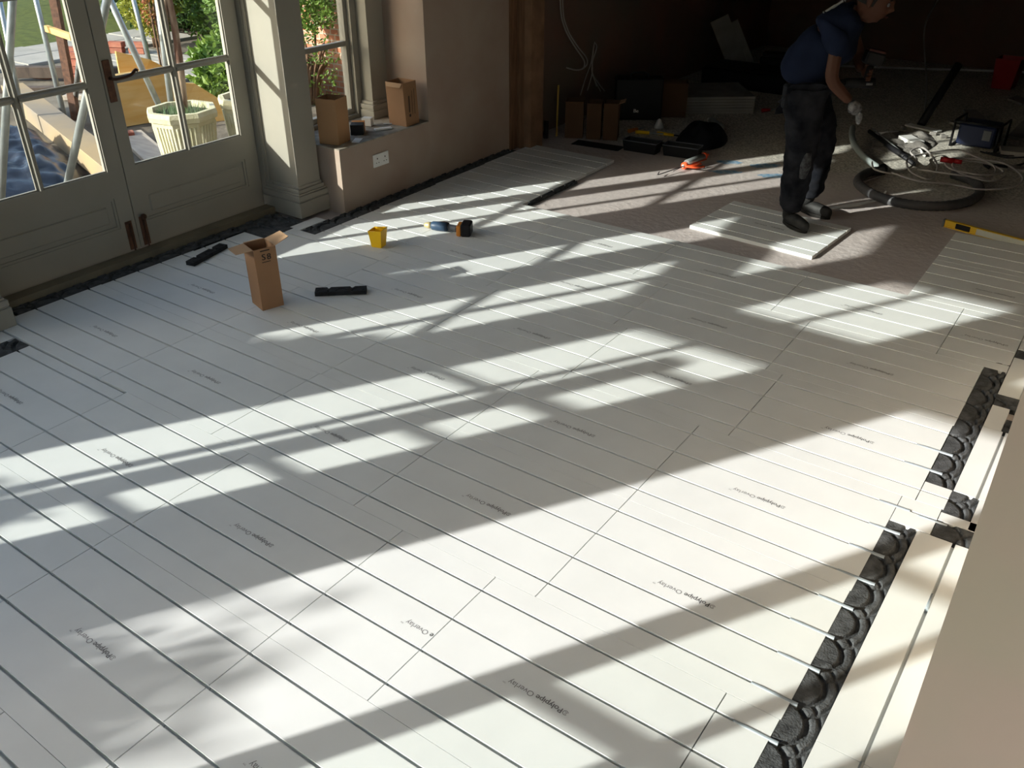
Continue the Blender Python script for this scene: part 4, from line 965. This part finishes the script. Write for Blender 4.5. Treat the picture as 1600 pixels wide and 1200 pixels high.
tag(MB().tube([(1.18,7.42,.02),(1.72,6.73,FL+.022)],.016,10).tube([(1.40,7.14,.005),(1.62,6.86,FL+.03)],.022,10).build('black_wand',m_black),'straight black and silver vacuum wand lying across the sunlit patch','wand')
tag(MB().tube([(1.19,7.45,.042),(1.60,6.93,.008)],.005,6).build('wand_rail',m_galv),'bright metal rod on top of the black wand','rod')
m = MB()
c1 = [(1.487,6.407),(1.574,6.186),(1.715,6.249),(1.748,6.649),(1.656,6.826),(1.715,6.972),(1.897,6.637),(1.932,6.26),(1.794,6.287),(1.689,6.608),(1.737,6.883),(1.919,7.115),(2.045,6.997),(2.25,6.81),(2.279,6.539),(2.192,6.442),(1.989,6.388),(1.801,6.438)]
c2 = [(1.689,6.177),(1.887,6.09),(2.076,6.189),(2.278,6.215),(2.453,6.37),(2.47,6.586),(2.327,6.864),(2.18,6.952),(2.008,6.911),(1.93,6.72),(2.02,6.50),(2.20,6.50),(2.33,6.70),(2.22,6.86),(2.05,6.80),(2.0,6.62),(2.1,6.46),(2.30,6.44),(2.36,6.62)]
m.tube(smoothpts([(x,y,.058+.012*math.sin(i*1.7)) for i,(x,y) in enumerate(c1)],8),.0068,8).tube(smoothpts([(x,y,.062+.012*math.sin(i*1.3+1)) for i,(x,y) in enumerate(c2)],8),.0068,8)
m.tube(smoothpts([(1.60,6.30,.0),(1.50,6.10,FL+.01),(1.46,6.30,FL+.01),(1.55,6.5,.0)],6),.005,8)
tag(m.build('cable_coil',m_cable_g),'loose loops of pale grey cable piled over the vacuum hose','cable')
tag(MB().tube([(1.905,6.66,.088),(2.00,6.67,.088)],.020,12).tube([(2.00,6.67,.088),(2.05,6.672,.088)],.016,12).build('red_plug',m_red),'red plug connector lying on the pale cable loops','plug')
m = MB()
for k in range(3): m.tube(smoothpts([(2.05+.04*k,7.45,FL+.008),(2.25,7.38+.06*k,FL+.008),(2.42,7.5+.05*k,FL+.01),(2.35,7.20-.03*k,FL+.008),(2.15,7.1,FL+.008),(2.2,6.98+.03*k,FL+.01)],6),.006,6)
tag(m.build('black_cable',m_black),'black cable trailing from the power unit to the right','cable')
tag(MB().tube([(1.50,5.45,FL+.001),(1.52,5.455,FL+.001)],.001,6).build('x',m_white) if False else MB().prism([(1.49,5.44),(1.50,5.47),(1.60,5.62),(1.70,5.78),(1.715,5.77),(1.64,5.60),(1.53,5.45)],FL,FL+.004).build('plaster_splash',m_white),'long white splash on the concrete pointing at the vacuum hose','mark')
tag(MB().tube(smoothpts([(1.74,5.82,.01),(1.75,5.84,.04),(1.755,5.80,.045)],4),.006,6).build('cable_clip',m_tube) ,'small white loop clipped on the near end of the hose','clip')

# ================================================================== PERSON
PO = Vector((1.40,5.03,0)); PR = Vector((.814,.58,0)); PT = Vector((.581,-.814,0))
def Wp(s_, t_, z): return PO+PR*s_+PT*t_+Vector((0,0,z))
def skinned(name, chain, edges, m, parent, sub=2, mods=None, smooth=True):
    me = bpy.data.meshes.new(name); me.from_pydata([tuple(c[0]) for c in chain], edges, []); o = bpy.data.objects.new(name, me); COL.objects.link(o)
    sk = o.modifiers.new('s','SKIN'); sk.use_smooth_shade = True
    if not me.skin_vertices: me.skin_vertices.new()
    for i, c in enumerate(chain):
        r_ = c[1] if isinstance(c[1], tuple) else (c[1], c[1]); me.skin_vertices[0].data[i].radius = r_
    me.skin_vertices[0].data[0].use_root = True
    sb = o.modifiers.new('b','SUBSURF'); sb.levels = sub
    for (ty, kw) in (mods or []):
        mo = o.modifiers.new('m', ty)
        for k, v in kw.items(): setattr(mo, k, v)
    me2 = evalmesh(o, name); bpy.data.objects.remove(o)
    return me2
def finish(name, me, m, parent):
    me.materials.clear(); me.materials.append(m); o = bpy.data.objects.new(name, me); COL.objects.link(o); o.parent = parent
    me.transform(wm(parent).inverted()); me.polygons.foreach_set('use_smooth', [True]*len(me.polygons)); return o
def join(meshes):
    V = []; F = []
    for me in meshes:
        k = len(V); V += [v.co.copy() for v in me.vertices]; F += [[i+k for i in p.vertices] for p in me.polygons]
    return V, F
person = thing('person','person in navy T-shirt and plaster-stained work trousers bending forward with a drill','person',(PO.x,PO.y,FL))
# joints (s = towards the right of the view, t = towards the camera, z)
J = dict(pel=(-.10,.0,.88), hipR=(-.085,.09,.83), hipL=(-.06,-.10,.83), kneeR=(-.045,.13,.46), kneeL=(.14,-.13,.50), ankR=(-.045,.08,.085), ankL=(.14,-.20,.09),
         toeR=(-.035,.10,.07), toeL=(.15,-.19,.07), waist=(-.07,.02,.95), chest=(.03,.08,1.14), upc=(.09,.10,1.235), neck=(.150,.12,1.265), head=(.195,.15,1.325),
         shR=(.00,.235,1.175), shL=(.14,-.06,1.22), elR=(-.015,.27,.925), elL=(.24,-.06,1.00), wrR=(.130,.25,.80), wrL=(.23,.06,.93))
Q = {k: Wp(*v) for k, v in J.items()}
names = ['pel','waist','chest','upc','neck','hipR','kneeR','ankR','toeR','hipL','kneeL','ankL','toeL','shR','elR','wrR','shL','elL','wrL']
rad = dict(pel=(.105,.12), waist=(.095,.11), chest=(.09,.12), upc=(.07,.09), neck=.055, hipR=.085,kneeR=.055,ankR=.022,toeR=.015, hipL=.085,kneeL=.055,ankL=.022,toeL=.015, shR=.040,elR=.043,wrR=.030, shL=.040,elL=.043,wrL=.030)
ed = [('pel','waist'),('waist','chest'),('chest','upc'),('upc','neck'),('pel','hipR'),('hipR','kneeR'),('kneeR','ankR'),('ankR','toeR'),('pel','hipL'),('hipL','kneeL'),('kneeL','ankL'),('ankL','toeL'),
      ('upc','shR'),('shR','elR'),('elR','wrR'),('upc','shL'),('shL','elL'),('elL','wrL')]
body1 = skinned('b',[(Q[n],rad[n]) for n in names],[(names.index(a),names.index(b)) for a,b in ed],m_skin,person,1)
def handmesh(w, fwd, side, palmn, curl, sc=1.):
    fwd = fwd.normalized(); side = side.normalized(); n_ = fwd.cross(side).normalized()*(1 if palmn > 0 else -1); out = []
    out.append(skinned('p',[(w,(.022,.026)),(w+fwd*.045*sc,(.016,.034)),(w+fwd*.088*sc,(.014,.038))],[(0,1),(1,2)],None,None,1))
    for i,(o_,L_) in enumerate(((-.030,.066),(-.010,.076),(.010,.071),(.028,.055))):
        a = w+fwd*.080*sc+side*o_; pts = [a]; d = fwd.copy()
        for k,f in enumerate((.45,.30,.25)):
            d = (d*math.cos(curl*(1+.15*i))+n_*math.sin(curl*(1+.15*i))).normalized(); pts.append(pts[-1]+d*L_*f*sc)
        out.append(skinned('f',[(p,.0088-.0009*k) for k,p in enumerate(pts)],[(0,1),(1,2),(2,3)],None,None,1))
    a = w+fwd*.025*sc-side*.028; b = a-side*.022+fwd*.022+n_*.012; c = b+fwd*.026-side*.002+n_*.018
    out.append(skinned('t',[(a,.012),(b,.0105),(c,.009)],[(0,1),(1,2)],None,None,1)); return out
hR = handmesh(Q['wrR'], Q['wrR']-Q['elR']+Vector((0,0,-.02)), PT, 1, .30)
hL = handmesh(Q['wrL'], PT*.7+PR*.3, Vector((0,0,-1)), -1, .75)
# head: deformed ellipsoid with brow, nose, lips, chin and ears, remeshed into the body
hd = MB(); hc = Q['head']; fwdh = (PR*.86+PT*.50+Vector((0,0,-.28))).normalized(); sideh = fwdh.cross(Vector((0,0,1))).normalized(); uph = sideh.cross(fwdh).normalized()
def H(a,b,c): return hc+fwdh*a+sideh*b+uph*c
NU, NV = 36, 26; vs = []
for i in range(NV+1):
    ph = math.pi*i/NV
    for j in range(NU):
        th_ = 2*math.pi*j/NU; x, y, z = math.sin(ph)*math.cos(th_), math.sin(ph)*math.sin(th_), math.cos(ph)
        a, b, c = .096*x, .074*y, .118*z
        if z < -.1: b *= 1+.30*(z+.1); a *= (1+.12*(z+.1)) if x > 0 else (1+.45*(z+.1))
        if x > .5:
            e = abs(y); a += .012*math.exp(-((e-.0)/.22)**2-((z-.22)/.12)**2)          # brow
            a -= .010*math.exp(-((e-.40)/.16)**2-((z-.06)/.13)**2)                       # eye sockets
            a += .026*math.exp(-(y/.14)**2-((z+.16)/.13)**2)+.012*math.exp(-(y/.12)**2-((z+.02)/.14)**2)   # nose
            a += .008*math.exp(-(y/.30)**2-((z+.44)/.06)**2)+.007*math.exp(-(y/.28)**2-((z+.56)/.06)**2)   # lips
            a += .012*math.exp(-(y/.28)**2-((z+.84)/.14)**2)                             # chin
        vs.append(H(a,b,c))
fs = [(i*NU+j,i*NU+(j+1)%NU,(i+1)*NU+(j+1)%NU,(i+1)*NU+j) for i in range(NV) for j in range(NU)]
hd.add(vs, fs, True)
for s_ in (-1,1):                                                                  # ears
    hd.tube(smoothpts([H(-.010,s_*.073,-.035),H(-.004,s_*.080,-.015),H(-.006,s_*.086,.012),H(-.018,s_*.084,.025),H(-.026,s_*.078,.008),H(-.020,s_*.073,-.02)],4),.006,8)
    hd.tube([H(-.016,s_*.068,-.02),H(-.016,s_*.074,.012)],.013,8)
hd.tube([Q['neck']-Vector((0,0,.02)),H(-.02,0,-.05)],[.056,.050],14)
me_h = bpy.data.meshes.new('h'); me_h.from_pydata([tuple(v) for v in hd.v],[],hd.f)
V, F = join([body1,me_h]+hR+hL)
me = bpy.data.meshes.new('u'); me.from_pydata([tuple(v) for v in V],[],F); o = bpy.data.objects.new('u',me); COL.objects.link(o)
rm = o.modifiers.new('r','REMESH'); rm.mode = 'VOXEL'; rm.voxel_size = .0055
sm = o.modifiers.new('s','SMOOTH'); sm.factor = .5; sm.iterations = 1
me2 = evalmesh(o,'body'); bpy.data.objects.remove(o)
body = finish('body', me2, m_skin, person)
for s_ in (-1,1):
    MB().lathe([(0,-.0),(.009,.003),(.0115,.009),(.009,.016),(0,.019)],H(.071,s_*.031,.008),12,ax=tuple(fwdh)).build('eye', m_grey, person)
    MB().tube([H(.088,s_*.031,.008),H(.0915,s_*.031,.008)],.0048,10).build('iris', m_hair, person)
    MB().tube(smoothpts([H(.089,s_*.015,.030),H(.091,s_*.033,.036),H(.082,s_*.050,.030)],4),.0035,6).build('eyebrow', m_hair, person)
MB().tube(smoothpts([H(.092,-.022,-.057),H(.102,0,-.055),H(.092,.022,-.057)],4),.0028,6).build('lips', mat('lip',(.16,.05,.04),.5), person)
# short hair
hr = MB(); vs = []; keep = {}
for i in range(15):
    ph = math.pi*.56*i/14
    for j in range(NU):
        th_ = 2*math.pi*j/NU; x, y, z = math.sin(ph)*math.cos(th_), math.sin(ph)*math.sin(th_), math.cos(ph)
        if x > .25: z = max(z, .50+.1*abs(y))
        vs.append(H(.101*x-.003,.079*y,.123*z+.002))
hr.add(vs,[(i*NU+j,i*NU+(j+1)%NU,(i+1)*NU+(j+1)%NU,(i+1)*NU+j) for i in range(14) for j in range(NU)],True); hr.build('hair', m_hair, person)
# T-shirt
tn = ['w0','w1','c','u','n','sr','er','sl','el']
TQ = dict(w0=Wp(-.11,.0,.835), w1=Wp(-.085,.02,.965), c=Wp(.02,.08,1.12), u=Wp(.085,.10,1.225), n=Wp(.125,.11,1.262), sr=Wp(.005,.225,1.17), er=Wp(-.012,.262,1.035), sl=Wp(.135,-.06,1.21), el=Wp(.19,-.065,1.09))
tr_ = dict(w0=(.158,.172), w1=(.138,.150), c=(.148,.176), u=(.125,.152), n=(.075,.085), sr=.092, er=.074, sl=.078, el=.070)
te = [('w0','w1'),('w1','c'),('c','u'),('u','n'),('u','sr'),('sr','er'),('u','sl'),('sl','el')]
me = skinned('tshirt',[(TQ[n],tr_[n]) for n in tn],[(tn.index(a),tn.index(b)) for a,b in te],None,None,3)
for v in me.vertices:
    n_ = noise.noise(Vector((v.co.x*7,v.co.y*7,v.co.z*13)))+.5*noise.noise(v.co*19); v.co += v.normal*.016*n_
ts = finish('tshirt', me, m_shirt, person)
MB().tube([Wp(.10,.06,1.335),Wp(.105,.15,1.325)],.0,3) 
# white print on the upper back
pm = MB()
for (a,b,c,d) in ((-.005,.045,.0,.022),(.045,.010,.040,.055)):
    pass
bp0 = Wp(-.065,.13,1.247); ax_ = (Wp(.055,.13,1.325)-bp0).normalized(); ay_ = PT*.55+Vector((0,0,.6)); ay_ = (ay_-ax_*ay_.dot(ax_)).normalized()
def seg(u0,v0,u1,v1,w_):
    A = bp0+ax_*u0+ay_*v0; B = bp0+ax_*u1+ay_*v1; d = (B-A).normalized(); n_ = ax_.cross(ay_).normalized(); s_ = d.cross(n_)*w_/2
    pm.add([A-s_,B-s_,B+s_,A+s_,A-s_-n_*.012,B-s_-n_*.012,B+s_-n_*.012,A+s_-n_*.012],[(0,1,2,3),(7,6,5,4)]+[(i,(i+1)%4,4+(i+1)%4,4+i) for i in range(4)])
seg(0,-.022,0,.026,.006); seg(0,-.020,.05,.004,.003); seg(.012,.006,.112,.016,.003); seg(.012,.018,.07,.020,.003); seg(.126,.004,.126,.024,.005); seg(.113,.010,.113,.018,.005)
# trousers and boots
tq = dict(p=Wp(-.09,.0,.885), hr=Wp(-.085,.085,.80), tr=Wp(-.075,.115,.62), kr=Wp(-.065,.13,.46), cr=Wp(-.065,.11,.30), ar=Wp(-.058,.080,.085), hl=Wp(-.01,-.10,.80), tl=Wp(.08,-.10,.64), kl=Wp(.135,-.12,.50), cl=Wp(.145,-.16,.30), al=Wp(.145,-.203,.075))
trd = dict(p=(.140,.150), hr=.122, tr=.112, kr=.098, cr=.090, ar=.078, hl=.120, tl=.108, kl=.092, cl=.084, al=.074)
tns = list(tq); tes = [('p','hr'),('hr','tr'),('tr','kr'),('kr','cr'),('cr','ar'),('p','hl'),('hl','tl'),('tl','kl'),('kl','cl'),('cl','al')]
me = skinned('trousers',[(tq[n],trd[n]) for n in tns],[(tns.index(a),tns.index(b)) for a,b in tes],None,None,3)
for v in me.vertices:
    n_ = noise.noise(Vector((v.co.x*8,v.co.y*8,v.co.z*22)))+.6*noise.noise(v.co*30); v.co += v.normal*.012*n_
finish('trousers', me, m_trouser, person)
for kx,(k0,k1,w_) in enumerate(((Wp(-.05,.215,.50),Wp(-.055,.195,.34),.05),)):
    MB().tube([k0,(k0+k1)/2,k1],[.02,.035,.022],8).build('knee_patch', mat('plaster_smear',(.06,.065,.07),.9,col2=(.015,.015,.02),vscale=40), person)
MB().rbox(Wp(-.17,.10,.80),(.10,.05,.14),R(35),b=.01).build('tool_pouch', mat('pouch_grey',(.02,.022,.027),.9,spec=.1), person)
def boot(name, a, toe, rs):
    t_ = thing(name, None, None); t_.location = a - Vector((PO.x,PO.y,FL)) if False else (0,0,0)
    bpy.data.objects.remove(t_)
    d = (toe-a); d.z = 0; d.normalize(); z0 = rs; sd_ = d.cross(Vector((0,0,1)))
    me = skinned(name,[(a+Vector((0,0,z0+.19))-d*.01,(.056,.058)),(a+Vector((0,0,z0+.09)),(.046,.046)),(a+Vector((0,0,z0+.045))-d*.02,(.040,.042)),(a+Vector((0,0,z0+.045))+d*.07,(.040,.046)),(a+Vector((0,0,z0+.036))+d*.15,(.031,.046)),(a+Vector((0,0,z0+.034))+d*.185,(.026,.036))],[(0,1),(1,2),(2,3),(3,4),(4,5)],None,None,2)
    for v in me.vertices: v.co.z = max(v.co.z, z0+.012)
    ob = finish(name, me, m_boot, person)
    m = MB(); P_ = []
    for k in range(22):
        q = 2*math.pi*k/22; u = .115*math.cos(q)+.065; w_ = (.043 if u > .03 else .036)*math.sin(q); P_.append((a.x+d.x*u+sd_.x*w_, a.y+d.y*u+sd_.y*w_))
    m.prism(P_, z0+.001, z0+.022); m.build('boot_sole', m_hair, ob)
bR = Wp(-.055,.075,0); bL = Wp(.145,-.205,0)
boot('boot', bR, bR+PR*.35+PT*.9, .001); boot('boot', bL, bL+PR*.6+PT*.75, FL)
# white gloves follow the hands
def glove(parts):
    V, F = join(parts); me = bpy.data.meshes.new('g'); me.from_pydata([tuple(v) for v in V],[],F); o = bpy.data.objects.new('g',me); COL.objects.link(o)
    dm = o.modifiers.new('r','REMESH'); dm.mode = 'VOXEL'; dm.voxel_size = .004
    dd = o.modifiers.new('d','DISPLACE'); dd.strength = .006; dd.mid_level = 0
    m2 = evalmesh(o,'glove'); bpy.data.objects.remove(o); return m2
finish('glove', glove(hR), m_glove, person)
pm.build('shirt_print', mat('print_white',(.30,.30,.30),.8), ts)
# drill held in his far hand
t = thing('cordless_drill','dark cordless drill held up in the worker\'s far hand','drill',tuple(Wp(.245,.10,.92)))
bx = Wp(.245,.115,.93)
MB().tube([bx+Vector((0,0,-.04)),bx+Vector((0,0,.05))+PR*.012],.019,10).build('handle', m_black, t)
MB().rbox(bx+PR*.02+Vector((0,0,.085)),(.11,.07,.075),R(35),ry=R(12),b=.01).build('battery', m_black, t)
MB().rbox(bx+PR*.025+Vector((0,0,.127)),(.10,.06,.014),R(35),ry=R(12),b=.003).build('battery_base', mat('dull_red',(.05,.012,.010),.6), t)
MB().tube([bx-PR*.12+Vector((0,0,-.05)),bx+PR*.05+Vector((0,0,-.055))],[.026,.031],14).build('motor_housing', m_black, t)
MB().tube([bx-PR*.17+Vector((0,0,-.048)),bx-PR*.12+Vector((0,0,-.05))],[.012,.022],12).build('chuck', m_black, t)
MB().tube([bx-PR*.005+PT*.031+Vector((0,0,-.052)),bx+PR*.03+PT*.031+Vector((0,0,-.052))],.007,8).build('badge', m_grey, t)
